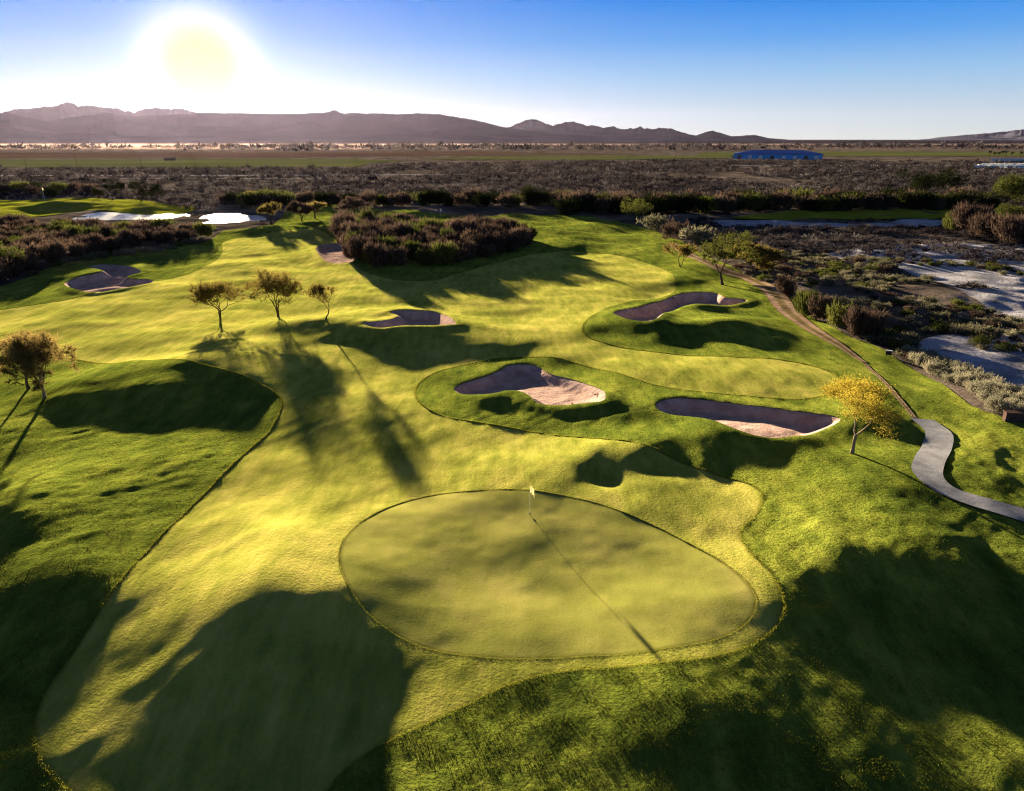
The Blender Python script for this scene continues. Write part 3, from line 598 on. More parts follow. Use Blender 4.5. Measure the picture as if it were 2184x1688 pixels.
def shrub_geo(seed, n, size, H=1.0, lobes=7, spiky=0.6, wf=1.0):
    """unit shrub: radius 1, height H; twigs rising from the base and lumpy leaf masses"""
    rng = np.random.default_rng(seed); a = rng.uniform(0, 6.28, lobes); rr = rng.uniform(0.1, 0.62, lobes)
    C_ = np.column_stack([np.cos(a) * rr, np.sin(a) * rr, H * rng.uniform(0.28, 0.62, lobes)]); R_ = rng.uniform(0.28, 0.48, lobes)
    i = rng.integers(0, lobes, n); d = unit(rng.normal(size=(n, 3))); r = rng.uniform(0.25, 1.05, n) ** 0.55
    P = C_[i] + d * (R_[i] * r)[:, None] * np.array([1, 1, 0.9 * H]); P[:, 2] = np.where(P[:, 2] < 0, np.abs(P[:, 2]) * 0.6, P[:, 2])
    k = n // 7; a = rng.uniform(0, 6.28, 11)[rng.integers(0, 11, k)] + rng.normal(0, 0.06, k); e_ = rng.uniform(0.35, 1.15, k); tt = rng.uniform(0.5, 1.0, k)   # bare shoots beyond the leaf mass
    P[:k] = np.column_stack([np.cos(a) * tt * np.cos(e_) * 1.15, np.sin(a) * tt * np.cos(e_) * 1.15, H * tt * (0.35 + 0.75 * np.sin(e_))])
    out = unit(P * np.array([1, 1, 0.5]) + 1e-3); D = unit(out * spiky + np.array([0, 0, spiky]) + rng.normal(size=(n, 3)) * 0.55)
    return slivers(rng, P, D, size * rng.uniform(0.6, 1.6, n), size * wf * rng.uniform(0.30, 0.62, n))
def tri_obj(name, V, mat, parent=None):
    return mesh_obj(name, V, np.arange(len(V)).reshape(-1, 3), mat, parent)
def make_tree(name, u, v, wpx, hpx, label, cat, geo, bark, leaf, rz=None, group=None, dup_to=()):
    x, y, z = on(u, v); zc = y * math.cos(PITCH) + (CAMH - z) * math.sin(PITCH); ppm = FPX / zc
    g = geo(wpx / ppm, hpx / ppm / math.cos(PITCH) * 0.98)
    e = empty(name, (x, y, z), 0 if rz is None else rz); tag(e, label, cat, group)
    mesh_obj('trunk', g[0], g[1], M[bark], e, smooth=True); tri_obj('crown', g[2], M[leaf], e)
    return e
G = tree_geo
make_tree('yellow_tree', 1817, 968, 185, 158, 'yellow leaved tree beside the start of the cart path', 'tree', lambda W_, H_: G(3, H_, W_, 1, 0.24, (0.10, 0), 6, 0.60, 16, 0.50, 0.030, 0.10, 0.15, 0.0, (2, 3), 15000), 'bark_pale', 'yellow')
make_tree('bushy_tree', 95, 850, 150, 142, 'rust coloured bushy tree at the left edge, the nearer of the pair', 'tree', lambda W_, H_: G(8, H_, W_, 2, 0.20, (0.05, 0), 6, 0.62, 26, 0.50, 0.040, 0.06, 0.20, 0.0, (2, 3), 12000), 'bark_pale', 'rust')
make_tree('bushy_tree', 62, 830, 150, 118, 'bushy tree half hidden behind the rust coloured tree at left', 'tree', lambda W_, H_: G(18, H_, W_, 1, 0.20, (-0.25, 0), 6, 0.64, 24, 0.50, 0.040, 0.06, 0.16, 0.0, (2, 3), 8000), 'bark', 'rust')
make_tree('bare_tree', 470, 679, 100, 82, 'wispy tree leaning left, leftmost of the three on the ridge', 'tree', lambda W_, H_: G(21, H_, W_, 2, 0.30, (-0.45, 0), 6, 0.52, 12, 0.50, 0.040, 0.12, 0.17, 0.0, (2, 3), 7000), 'bark', 'gold_olive')
make_tree('bare_tree', 594, 676, 112, 96, 'widest wispy tree, middle of the three on the ridge', 'tree', lambda W_, H_: G(35, H_, W_, 3, 0.28, (-0.10, 0), 6, 0.56, 10, 0.50, 0.040, 0.10, 0.2, 0.0, (2, 3), 7000), 'bark', 'gold_olive')
make_tree('bare_tree', 693, 680, 50, 74, 'smallest thin tree, rightmost of the three on the ridge', 'tree', lambda W_, H_: G(44, H_, W_, 1, 0.40, (-0.30, 0), 5, 0.50, 16, 0.45, 0.035, 0.12, 0.10, 0.0, (2, 3), 7000), 'bark', 'gold_olive')
make_tree('mesquite_tree', 1541, 608, 105, 108, 'round topped mesquite tree beside the dirt track', 'tree', lambda W_, H_: G(52, H_, W_, 1, 0.30, (-0.12, 0), 6, 0.60, 22, 0.6, 0.065, 0.08, 0.24, 0.0, (2, 3)), 'bark', 'olive')
make_tree('mesquite_tree', 1452, 570, 52, 50, 'small forked tree left of the round topped mesquite', 'tree', lambda W_, H_: G(61, H_, W_, 2, 0.30, (0, 0), 4, 0.6, 40, 0.6, 0.06, 0.12, 0.14, 0.0, (2, 3)), 'bark', 'gold_olive')
make_tree('mesquite_tree', 1606, 585, 100, 66, 'low spreading bushy tree right of the round topped mesquite', 'tree', lambda W_, H_: G(66, H_, W_, 2, 0.16, (0.1, 0), 5, 0.8, 60, 0.7, 0.09, 0.04, 0.2, 0.0, (2, 3)), 'bark', 'gold_olive')
for i, (u, v, w, hh_, lab) in enumerate(((578, 477, 52, 42, 'lone tree at the right tip of the pond'), (644, 472, 48, 40, 'left tree of the pair on the shaded far mound'), (672, 466, 42, 34, 'right tree of the pair on the shaded far mound'),
        (757, 459, 62, 38, 'broad tree behind the left end of the central thicket'), (536, 427, 32, 18, 'left small tree above the pond glare'), (563, 427, 36, 20, 'right small tree above the pond glare'))):
    make_tree('mesquite_tree', u, v, w, hh_, lab, 'tree', lambda W_, H_: G(70 + i, H_, W_, 1 + i % 2, 0.24, (0, 0), 4, 0.75, 70, 1.0, 0.16, 0.05, 0.26, 0.0, (2, 3)), 'bark', ('gold_olive', 'brown_twig')[i % 2])
def leafy_tree(name, u, v, wpx, hpx, label, leaf, seed, n=2600, low=0.12, lobes=10, group=None):
    x, y, z = on(u, v); zc = y * math.cos(PITCH) + (CAMH - z) * math.sin(PITCH); ppm = FPX / zc
    W_, H_ = wpx / ppm, hpx / ppm / math.cos(PITCH); rng = np.random.default_rng(seed)
    e = empty(name, (x, y, z)); tag(e, label, 'tree', group)
    g = tree_geo(seed, H_ * 0.8, W_ * 0.7, 1 + seed % 3, 0.25, (0, 0), 3, 0.7, 2, 0.5, 0.05, 0.08, 0.28)
    mesh_obj('trunk', g[0], g[1], M['bark'], e, smooth=True); tri_obj('crown', crown_leaves(rng, H_, W_, n, max(0.30, W_ * 0.045), lobes, 0.58, low), M[leaf], e); return e
leafy_tree('evergreen_tree', 1128, 436, 50, 36, 'dark round evergreen standing above the scrub in the centre', 'dark_leaf', 101)
leafy_tree('evergreen_tree', 1965, 416, 74, 44, 'left half of the big dark evergreen clump at right', 'dark_leaf', 102)
leafy_tree('evergreen_tree', 2014, 411, 70, 40, 'right half of the big dark evergreen clump at right', 'dark_leaf', 103)
leafy_tree('evergreen_tree', 2140, 446, 84, 62, 'tall dark tree at the right edge behind the grey bushes', 'olive', 104, 3600)
leafy_tree('evergreen_tree', 2196, 440, 76, 60, 'dark tree cut by the right edge of the view', 'dark_leaf', 105)
leafy_tree('evergreen_tree', 2146, 488, 66, 50, 'yellow green tree in front of the tall dark one at right', 'olive', 106, 3000)
leafy_tree('evergreen_tree', 212, 425, 24, 24, 'small round dark tree beyond the pond', 'dark_leaf', 107)
leafy_tree('evergreen_tree', 241, 428, 24, 42, 'narrow tall dark tree beyond the pond', 'dark_leaf', 108)
leafy_tree('evergreen_tree', 260, 414, 20, 26, 'dark tree just behind the narrow tall one', 'dark_leaf', 109)
leafy_tree('evergreen_tree', 302, 430, 44, 42, 'left of the two broad dark trees beyond the pond', 'dark_leaf', 110)
leafy_tree('evergreen_tree', 336, 430, 42, 38, 'right of the two broad dark trees beyond the pond', 'dark_leaf', 111)
leafy_tree('green_tree', 1514, 456, 54, 30, 'bright green round tree in the far tree line', 'lime', 112)
leafy_tree('green_tree', 1355, 472, 50, 44, 'olive tree at the head of the far fairway', 'olive', 113)
leafy_tree('green_tree', 14, 590, 88, 58, 'dense olive green tree on the left edge', 'olive', 114, 5200, 0.03)

# ------------------------------------------------------------------ shrubs: templates, then copies
TEMPL = {}
for kind, leaf, n, size, H_, sp in (('thicket_shrub', 'brown_twig', 3200, 0.21, 1.1, 1.2), ('desert_shrub', 'grey_leaf', 1000, 0.15, 0.85, 0.5), ('silver_shrub', 'pale_leaf', 1900, 0.11, 0.95, 0.6), ('tree_line_shrub', 'brown_twig', 1300, 0.15, 1.0, 0.6)):
    ms = []
    for k in range(5):
        V = shrub_geo(200 + k + 31 * len(TEMPL), n, size, H_, 9, sp, 0.5 if kind == 'thicket_shrub' else 1.0); lf = leaf
        if kind == 'tree_line_shrub': lf = ('brown_twig', 'olive', 'dark_leaf', 'brown_twig', 'dark_leaf')[k]
        if kind == 'thicket_shrub': lf = ('brown_twig', 'brown_twig', 'brown_twig', 'brown_twig', 'olive')[k]
        if kind == 'desert_shrub': lf = ('grey_leaf', 'grey_leaf', 'olive', 'brown_twig', 'grey_leaf')[k]
        me = bpy.data.meshes.new(kind); F = np.arange(len(V)).reshape(-1, 3)
        me.vertices.add(len(V)); me.vertices.foreach_set('co', V.astype(np.float32).ravel()); me.loops.add(len(V)); me.loops.foreach_set('vertex_index', F.ravel().astype(np.int32))
        me.polygons.add(len(F)); me.polygons.foreach_set('loop_start', np.arange(0, len(V), 3, dtype=np.int32)); me.update(calc_edges=True); me.materials.append(M[lf]); ms.append(me)
    TEMPL[kind] = ms
RS = random.Random(5)
def shrub(kind, x, y, r, hs_, label, group, cat='shrub', z=None, t=None):
    me = TEMPL[kind][RS.choice((0, 1, 3, 4, 2)) if t is None else t]
    o = bpy.data.objects.new(kind, me); col.objects.link(o); o.location = (x, y, (hz(x, y) if z is None else z) - 0.05)
    o.rotation_euler = (0, 0, RS.uniform(0, 6.28)); o.scale = (r * RS.uniform(0.85, 1.15), r * RS.uniform(0.85, 1.15), hs_); tag(o, label, cat, group); return o
def scatter(poly, dist, seed, jitter=0.0):
    """world positions inside poly at least dist apart (dart throwing on a grid)"""
    rng = np.random.default_rng(seed); x0, y0 = poly.min(0); x1, y1 = poly.max(0); g = dist / 1.1; n = int((x1 - x0) * (y1 - y0) / (dist * dist) * 3.2)
    X = rng.uniform(x0, x1, n); Y = rng.uniform(y0, y1, n); d, _, _ = sdf(poly, X, Y); X, Y = X[d < 0], Y[d < 0]; cells = {}; out = []
    for x, y in zip(X, Y):
        cx, cy = int(x // dist), int(y // dist); ok = True
        for i in (-1, 0, 1):
            for j in (-1, 0, 1):
                for (qx, qy) in cells.get((cx + i, cy + j), ()):
                    if (qx - x) ** 2 + (qy - y) ** 2 < dist * dist: ok = False; break
                if not ok: break
            if not ok: break
        if ok: cells.setdefault((cx, cy), []).append((x, y)); out.append((x, y))
    return np.array(out)
def inside(poly, x, y, m=0.0): return float(sdf(poly, np.array([x]), np.array([y]))[0][0]) < m
CENTRAL = poly_px([(760,560),(800,571),(860,573),(950,566),(1040,552),(1120,528),(1135,512),(1100,500),(1000,498),(900,500),(800,488),(730,486),(720,500),(745,530)], 4)
for x, y in scatter(CENTRAL, 2.9, 1): shrub('thicket_shrub', x, y, RS.uniform(2.0, 3.3), RS.choice((1, 1, 1.25)) * RS.uniform(2.5, 4.0), 'brown twiggy shrub packed in the central thicket', 'shrubs of the central thicket')
LEFTT = poly_px([(-60,610),(40,585),(110,566),(200,545),(320,530),(420,514),(436,500),(400,497),(300,497),(180,496),(60,488),(-60,480),(-200,500)], 4)
for x, y in scatter(LEFTT, 4.3, 2): shrub('thicket_shrub', x, y, RS.uniform(2.6, 3.6), RS.uniform(2.5, 3.7) if y > 165 else RS.uniform(2.6, 4.4), 'brown twiggy shrub packed in the thicket before the pond', 'shrubs of the thicket before the pond')
EDGE = poly_px([(60,592),(110,574),(200,555),(330,540),(420,522),(425,516),(330,532),(200,547),(100,566),(50,584)], 4)
for x, y in scatter(EDGE, 2.2, 3): shrub('desert_shrub', x, y, RS.uniform(1.2, 1.7), RS.uniform(1.1, 1.7), 'low grey shrub along the fairway edge of the left thicket', 'low shrubs edging the left thicket')
# the far tree line behind the course
for (u0, u1, v0, v1, n, hs0, hs1, gname, lab) in (
        (470, 1230, 446, 436, 46, 4.0, 6.0, 'bushes of the dark hedge behind the far greens', 'dark bush in the hedge behind the far greens'),
        (1190, 1600, 462, 448, 34, 4.5, 7.0, 'bushes of the far tree line at centre right', 'rounded bush in the far tree line at centre right'),
        (1570, 2110, 456, 440, 46, 4.5, 7.0, 'bushes lining the far strip of turf', 'rounded bush lining the far strip of turf'),
        (-40, 205, 424, 412, 16, 3.5, 5.5, 'bushes behind the raised far turf', 'dark bush behind the raised far turf')):
    for i in range(n):
        k = (i + RS.random()) / n; u = u0 + (u1 - u0) * k; v = RS.uniform(v1, v0) - 3
        x, y, z = on(u, v); hh_ = RS.uniform(hs0, hs1); shrub('tree_line_shrub', x, y, hh_ * RS.uniform(0.75, 1.05), hh_, lab, gname)
for (u, v, r, hh_, k, t, lab) in (
        (1396, 492, 5.0, 5.2, 'desert_shrub', 0, 'big grey bush on the far bend of the rough'), (1440, 512, 4.6, 5.6, 'desert_shrub', 3, 'left of the two tall grey bushes beside the far fairway'), (1484, 522, 4.6, 5.2, 'desert_shrub', 0, 'right of the two tall grey bushes beside the far fairway'),
        (1676, 634, 2.1, 2.7, 'thicket_shrub', 0, 'purplish round bush near the dirt track'), (1718, 676, 2.0, 3.3, 'thicket_shrub', 4, 'tall olive brown bush, first of the three by the track'),
        (1743, 684, 1.7, 3.1, 'thicket_shrub', 2, 'bush tucked between the first and second tall bushes'), (1786, 700, 1.9, 3.5, 'tree_line_shrub', 1, 'tall green bush, second of the three by the track'),
        (1828, 722, 1.9, 3.4, 'thicket_shrub', 0, 'tall brown bush, last of the three by the track'), (1858, 716, 1.7, 2.8, 'thicket_shrub', 3, 'brown bush behind the last tall one by the track'),
        (2068, 500, 6.0, 7.0, 'thicket_shrub', 0, 'largest grey brown bush mound at right'), (2034, 496, 4.0, 4.8, 'thicket_shrub', 4, 'lower left shoulder bush of the large grey mound'), (2100, 508, 4.5, 5.4, 'thicket_shrub', 1, 'right shoulder bush of the large grey mound'),
        (2150, 520, 5.4, 6.0, 'thicket_shrub', 3, 'brown bush under the yellow green tree at right'), (2192, 520, 5.0, 5.6, 'thicket_shrub', 0, 'brown bush cut by the right edge'),
        (2155, 720, 1.1, 1.1, 'silver_shrub', 0, 'lone grey bush on the open wash floor'), (870, 492, 3.4, 3.8, 'thicket_shrub', 0, 'dark bush behind the central thicket')):
    x, y, z = on(u, v); shrub(k, x, y, r, hh_, lab, None, t=t)
HEDGE = poly_px([(1935,752),(1990,770),(2060,800),(2120,828),(2190,850),(2200,885),(2150,890),(2110,876),(2085,848),(2040,822),(1980,798),(1940,770)], 4)
for x, y in scatter(HEDGE, 0.95, 7): shrub('silver_shrub', x, y, RS.uniform(0.8, 1.15), RS.uniform(1.0, 1.5), 'silvery shrub in the hedge along the right rough', 'silvery shrubs along the right rough')

# the scrubland: the nearest shrubs one by one, the rest as one mass
DES = poly_px([(1540,560),(1600,590),(1660,610),(1700,640),(1780,690),(1850,728),(1940,765),(2060,790),(2250,850),(2700,900),(2900,700),(2700,560),(2500,480),(2184,470),(2000,470),(1750,474),(1500,468),(1480,480),(1500,530)], 4)
pts = scatter(DES, 1.9, 11); keepp = []
def clump(x, y): return vnoise(x, y, 16, 41) + 0.6 * vnoise(x, y, 6, 42)
cl = clump(pts[:, 0], pts[:, 1]); dW1 = sdf(WASH, pts[:, 0], pts[:, 1])[0]; dW2 = sdf(WASH2, pts[:, 0], pts[:, 1])[0]; dW3 = sdf(WASH3, pts[:, 0], pts[:, 1])[0]
okp = (cl > -0.24) & ((dW1 > 0.3) | (cl > 0.42)) & ((dW2 > 0) | (cl > 0.12)) & (dW3 > 0.5); pts = pts[okp]
uu = pts[:, 0] / (pts[:, 1] * math.cos(PITCH) + 8.4); vis = (np.abs(uu) < 0.80); vp = pts[vis]; od = np.argsort(np.hypot(vp[:, 0], vp[:, 1])); vp = vp[od]
zg = h_ground(vp[:, 0], vp[:, 1])
for i in range(min(290, len(vp))):
    r_ = RS.uniform(0.8, 1.7) * (1.0 + 0.3 * (RS.random() < 0.15)); shrub('desert_shrub', vp[i, 0], vp[i, 1], r_, r_ * RS.uniform(0.65, 1.0), 'low grey green shrub on the desert wash beside the course', 'nearest desert shrubs beside the course', z=zg[i])
rest = vp[290:]
def mass(name, P, rmin, rmax, ntri, size, mats, label, seed, hfac=(0.6, 1.1)):
    rng = np.random.default_rng(seed); T = [shrub_geo(900 + seed * 10 + k, ntri, size, 0.9, 6, 0.6).reshape(-1, 3) for k in range(8)]; Z = h_ground(P[:, 0], P[:, 1])
    n = len(P); tk = rng.integers(0, 8, n); a = rng.uniform(0, 6.28, n); r = rng.uniform(rmin, rmax, n) * rng.choice([1, 1, 1, 1.35], n); hh_ = r * rng.uniform(*hfac, n)
    V = np.stack(T)[tk]; c, s_ = np.cos(a)[:, None], np.sin(a)[:, None]
    X = (V[:, :, 0] * c - V[:, :, 1] * s_) * r[:, None] + P[:, 0][:, None]; Y = (V[:, :, 0] * s_ + V[:, :, 1] * c) * r[:, None] + P[:, 1][:, None]; Zz = V[:, :, 2] * hh_[:, None] + Z[:, None]
    VV = np.stack([X, Y, Zz], -1).reshape(-1, 3); o = mesh_obj(name, VV, np.arange(len(VV)).reshape(-1, 3), None, attrs={'rnd': np.repeat(rng.uniform(0, 1, n), V.shape[1])})
    o.data.materials.append(mats); tag(o, label, kind='stuff'); return o
def mass_mat(name, cols, trans=0.3):
    m = bpy.data.materials.new(name); m.use_nodes = True; t = m.node_tree; t.nodes.clear(); a = N(t, 'ShaderNodeAttribute', attribute_name='rnd'); p = pos_scaled(t, 1, 1, 1)
    k = math_n(t, 'ADD', math_n(t, 'MULTIPLY', a.outputs['Fac'], 0.55), math_n(t, 'MULTIPLY', noise(t, p, 0.018, 4, 0.6), 0.9)); k = math_n(t, 'SUBTRACT', k, 0.22)
    c = ramp(t, k, [(0.1 + 0.8 * i / (len(cols) - 1), q) for i, q in enumerate(cols)])
    d = N(t, 'ShaderNodeBsdfDiffuse'); tr = N(t, 'ShaderNodeBsdfTranslucent'); mx = N(t, 'ShaderNodeMixShader'); mx.inputs[0].default_value = trans
    t.links.new(c, d.inputs[0]); t.links.new(c, tr.inputs[0]); t.links.new(d.outputs[0], mx.inputs[1]); t.links.new(tr.outputs[0], mx.inputs[2]); ou = N(t, 'ShaderNodeOutputMaterial'); t.links.new(mx.outputs[0], ou.inputs[0]); return m
M['scrub'] = mass_mat('scrub_mass', [(0.010, 0.009, 0.012), (0.024, 0.020, 0.025), (0.046, 0.040, 0.045), (0.11, 0.10, 0.105)])
if len(rest): mass('desert_scrub', rest, 0.8, 1.7, 150, 0.24, M['scrub'], 'grey scrub covering the wash behind the nearest shrubs', 1)
FLAT1 = np.array([flat(u, v) for u, v in [(-150,470),(-150,392),(700,392),(2330,392),(2330,500),(2200,520),(2110,500),(2105,445),(1600,440),(1500,446),(1200,440),(900,436),(480,440),(430,470),(420,455),(330,428),(200,420),(0,424),(-100,440)]])
P1 = scatter(FLAT1, 3.3, 21); c1 = vnoise(P1[:, 0], P1[:, 1], 40, 51) + 0.7 * vnoise(P1[:, 0], P1[:, 1], 14, 52); P1 = P1[c1 > -0.22]
for P in (POND, POND2):
    d = sdf(P, P1[:, 0], P1[:, 1])[0]; P1 = P1[d > 4]
mass('desert_scrub', P1, 1.3, 2.6, 60, 0.34, M['scrub'], 'brown scrub flats stretching behind the tree line', 2)
FLAT2 = np.array([flat(u, v) for u, v in [(-150,391),(-150,385),(2330,385),(2330,391)]])
FLAT2b = np.array([flat(u, v) for u, v in [(-150,383),(-150,361),(700,361),(860,352),(1300,346),(1560,344),(1760,345),(2330,347),(2330,383)]])
P2 = np.concatenate([scatter(FLAT2, 4.0, 22), scatter(FLAT2b, 5.2, 23)]); c2 = vnoise(P2[:, 0], P2[:, 1], 70, 53) + 0.6 * vnoise(P2[:, 0], P2[:, 1], 22, 54)
u2 = CX + FPX * P2[:, 0] / (P2[:, 1] * math.cos(PITCH) + 8.4); av = CAMH / P2[:, 1]; v2 = CY - FPX * np.tan(PITCH - np.arctan(av))
P2 = P2[(c2 > -0.25) & ~((np.abs(v2 - 376) < 1.9) & (u2 < 1010)) & ~((np.abs(v2 - 355) < 1.6) & (u2 > 1550) & (u2 < 2070))]
mass('desert_scrub', P2, 1.6, 3.2, 34, 0.5, M['scrub'], 'dark far scrub before the crop fields', 3)
FLAT3 = np.array([flat(u, v) for u, v in [(-150,326),(-150,312),(1100,314),(2330,313),(2330,319),(1500,322),(1000,321)]])
P3 = scatter(FLAT3, 26, 24); c3 = vnoise(P3[:, 0], P3[:, 1], 300, 55) + 0.6 * vnoise(P3[:, 0], P3[:, 1], 90, 57); P3 = P3[c3 > 0.08]
mass('far_trees', P3, 6, 13, 16, 0.8, M['scrub'], 'distant trees and brush along the dusty plain', 4, (0.5, 0.8))

# ------------------------------------------------------------------ small built things
class MB:
    def __init__(s): s.v = []; s.f = []
    def box(s, x0, x1, y0, y1, z0, z1):
        b = len(s.v); s.v += [(x, y, z) for z in (z0, z1) for y in (y0, y1) for x in (x0, x1)]
        s.f += [tuple(b + i for i in q) for q in ((0, 2, 3, 1), (4, 5, 7, 6), (0, 1, 5, 4), (2, 6, 7, 3), (0, 4, 6, 2), (1, 3, 7, 5))]; return s
    def tube(s, P, R_, n=8):
        P = [np.array(p, float) for p in P]; rings = []
        for i, p in enumerate(P):
            d = unit(P[min(i + 1, len(P) - 1)] - P[max(i - 1, 0)]); a = unit(np.cross(d, np.array([0.3, 0.95, 0.1]))); b = np.cross(d, a); r = R_[i] if hasattr(R_, '__len__') else R_; rings.append(len(s.v))
            s.v += [tuple(p + (a * math.cos(2 * math.pi * k / n) + b * math.sin(2 * math.pi * k / n)) * r) for k in range(n)]
        for r0, r1 in zip(rings, rings[1:]): s.f += [(r0 + k, r0 + (k + 1) % n, r1 + (k + 1) % n, r1 + k) for k in range(n)]
        s.f += [tuple(rings[0] + k for k in range(n))[::-1], tuple(rings[-1] + k for k in range(n))]; return s
    def build(s, name, mat, parent=None):
        me = bpy.data.meshes.new(name); me.from_pydata(s.v, [], s.f); me.materials.append(mat); o = bpy.data.objects.new(name, me); col.objects.link(o)
        if parent: o.parent = parent
        return o
M['white'] = plain('white_paint', (0.78, 0.78, 0.76), 0.5, 0, 0.05); M['flagcloth'] = leaf_mat('flag_cloth', (0.62, 0.58, 0.36), (0.70, 0.66, 0.45), None, 0.6)
M['dark'] = plain('dark_metal', (0.03, 0.03, 0.032), 0.6, 0, 0.2); M['wood'] = plain('weathered_wood', (0.10, 0.075, 0.055), 0.9, 0, 0.3, 2.0); M['brick'] = plain('dark_brick', (0.075, 0.05, 0.045), 0.9, 0, 0.35, 3.0)
M['blue_roof'] = plain('blue_metal_roof', (0.012, 0.10, 0.42), 0.45, 0.0, 0.1, 0.1); M['blue_wall'] = plain('blue_metal_wall', (0.04, 0.30, 0.62), 0.5, 0, 0.25, 0.08); M['pale'] = plain('pale_panel', (0.55, 0.62, 0.66), 0.5, 0, 0.1)
M['window'] = plain('dark_window', (0.02, 0.025, 0.03), 0.15, 0, 0.1)
def flagstick(u, v, hh_, label, mat, fw=0.42, fh=0.50):
    x, y, z = on(u, v); e = empty('flagstick', (x, y, z + 0.07)); tag(e, label, 'golf flag')
    MB().tube([(0, 0, -0.1), (0, 0, hh_)], 0.016 if fw < 0.8 else 0.05).build('pole', M['white'], e)
    V, F = [], []; n = 9                                     # cloth hanging in folds from the top of the pole
    for i in range(n):
        for j in range(6):
            a, b = i / (n - 1), j / 5; V.append((0.02 + a * fw * 0.62, 0.07 * math.sin(a * 9 + b) * (0.4 + b), hh_ - b * fh - a * a * fh * 0.75))
    for i in range(n - 1):
        for j in range(5): k = i * 6 + j; F.append((k, k + 6, k + 7, k + 1))
    c = mesh_obj('flag', np.array(V), np.array(F), mat, e, smooth=True); sm = c.modifiers.new('thickness', 'SOLIDIFY'); sm.thickness = 0.006
    MB().tube([(0, 0, -0.02), (0, 0, 0.012)], 0.065, 16).build('cup', M['dark'], e); return e
flagstick(1130, 1098, 2.0, 'pale flag hanging from its pole on the near putting green', M['flagcloth'])
flagstick(939, 461, 2.3, 'small white flag on the far green behind the thicket', M['white'], 0.8, 0.6)
flagstick(96, 430, 5.5, 'tall pale flagpole on the raised far turf beyond the pond', M['flagcloth'], 0.8, 0.8)
def rake(u, v, rz, label):
    x, y, z = on(u, v); e = empty('bunker_rake', (x, y, z + 0.10), rz); tag(e, label, 'rake')
    MB().tube([(0, 0, 0), (1.5, 0, 0.10)], 0.018).build('handle', M['white'], e); mb = MB().box(-0.03, 0.03, -0.3, 0.3, -0.02, 0.04)
    for k in range(9): mb.box(-0.01, 0.01, -0.28 + k * 0.068, -0.265 + k * 0.068, -0.10, -0.02)
    mb.build('head', M['dark'], e)
rake(1222, 862, 0.4, 'white handled rake lying in the kidney shaped bunker'); rake(1272, 838, 2.2, 'rake at the right rim of the kidney shaped bunker'); rake(1434, 636, 0.9, 'rake on the grass above the dark purple bunker')
x, y, z = on(1894, 760); e = empty('tee_sign', (x, y, z), -0.5); tag(e, 'small dark tee sign with white cap beside the track end', 'sign')
MB().box(-0.30, 0.30, -0.06, 0.06, 0.15, 0.62).build('panel', M['dark'], e); MB().box(-0.34, 0.34, -0.10, 0.10, 0.62, 0.70).build('cap', M['white'], e); MB().box(-0.24, -0.16, -0.04, 0.04, -0.1, 0.148).build('leg', M['dark'], e); MB().box(0.16, 0.24, -0.04, 0.04, -0.1, 0.148).build('leg', M['dark'], e)
x, y, z = on(2178, 900); e = empty('brick_wall', (x, y, z), -0.15); tag(e, 'low dark brick wall cut by the right edge below the silvery hedge', 'wall')
MB().box(-1.4, 3.2, -0.25, 0.25, -0.3, 0.78).build('wall', M['brick'], e); MB().box(-1.48, 3.28, -0.33, 0.33, 0.782, 0.88).build('coping', M['brick'], e)
x, y, z = on(2072, 615); e = empty('brush_pile', (x, y, z)); tag(e, 'dark low brush pile on the bare sand flat', 'brush pile')
rng = np.random.default_rng(77); n = 900; P = np.column_stack([rng.normal(0, 1.9, n), rng.normal(0, 0.9, n), np.zeros(n)]); P[:, 2] = 1.1 * np.exp(-0.5 * ((P[:, 0] / 1.9) ** 2 + (P[:, 1] / 0.9) ** 2)) * rng.uniform(0.1, 1.05, n)
tri_obj('branches', slivers(rng, P, unit(rng.normal(size=(n, 3)) * np.array([1, 1, 0.35])), rng.uniform(0.3, 0.9, n), rng.uniform(0.05, 0.14, n)), M['bark'], e)
# warehouse
x0, y0 = flat(1657, 340); e = empty('warehouse', (x0, y0, 0), -math.atan2(x0, y0)); tag(e, 'long blue metal warehouse in the right distance', 'warehouse')
MB().box(-53, 53, 0, 40, 0, 6.4).build('wall', M['blue_wall'], e)
V = [(-54, -1, 6.42), (54, -1, 6.42), (54, 41, 6.42), (-54, 41, 6.42), (-30, 20, 11.0), (30, 20, 11.0), (-54, -1, 5.9), (54, -1, 5.9), (54, 41, 5.9), (-54, 41, 5.9)]; F = [(0, 1, 5, 4), (1, 2, 5), (2, 3, 4, 5), (3, 0, 4), (0, 6, 7, 1), (1, 7, 8, 2), (2, 8, 9, 3), (3, 9, 6, 0), (6, 9, 8, 7)]
me = bpy.data.meshes.new('roof'); me.from_pydata(V, [], F); me.materials.append(M['blue_roof']); o = bpy.data.objects.new('roof', me); col.objects.link(o); o.parent = e
for k, dx in enumerate((-46, -33, -20, -6, 8, 21, 34, 46)): MB().box(dx - 2.2, dx + 2.2, -0.25, -0.02, 0.1, 4.2).build('loading_door', M['pale'] if k % 3 else M['window'], e)
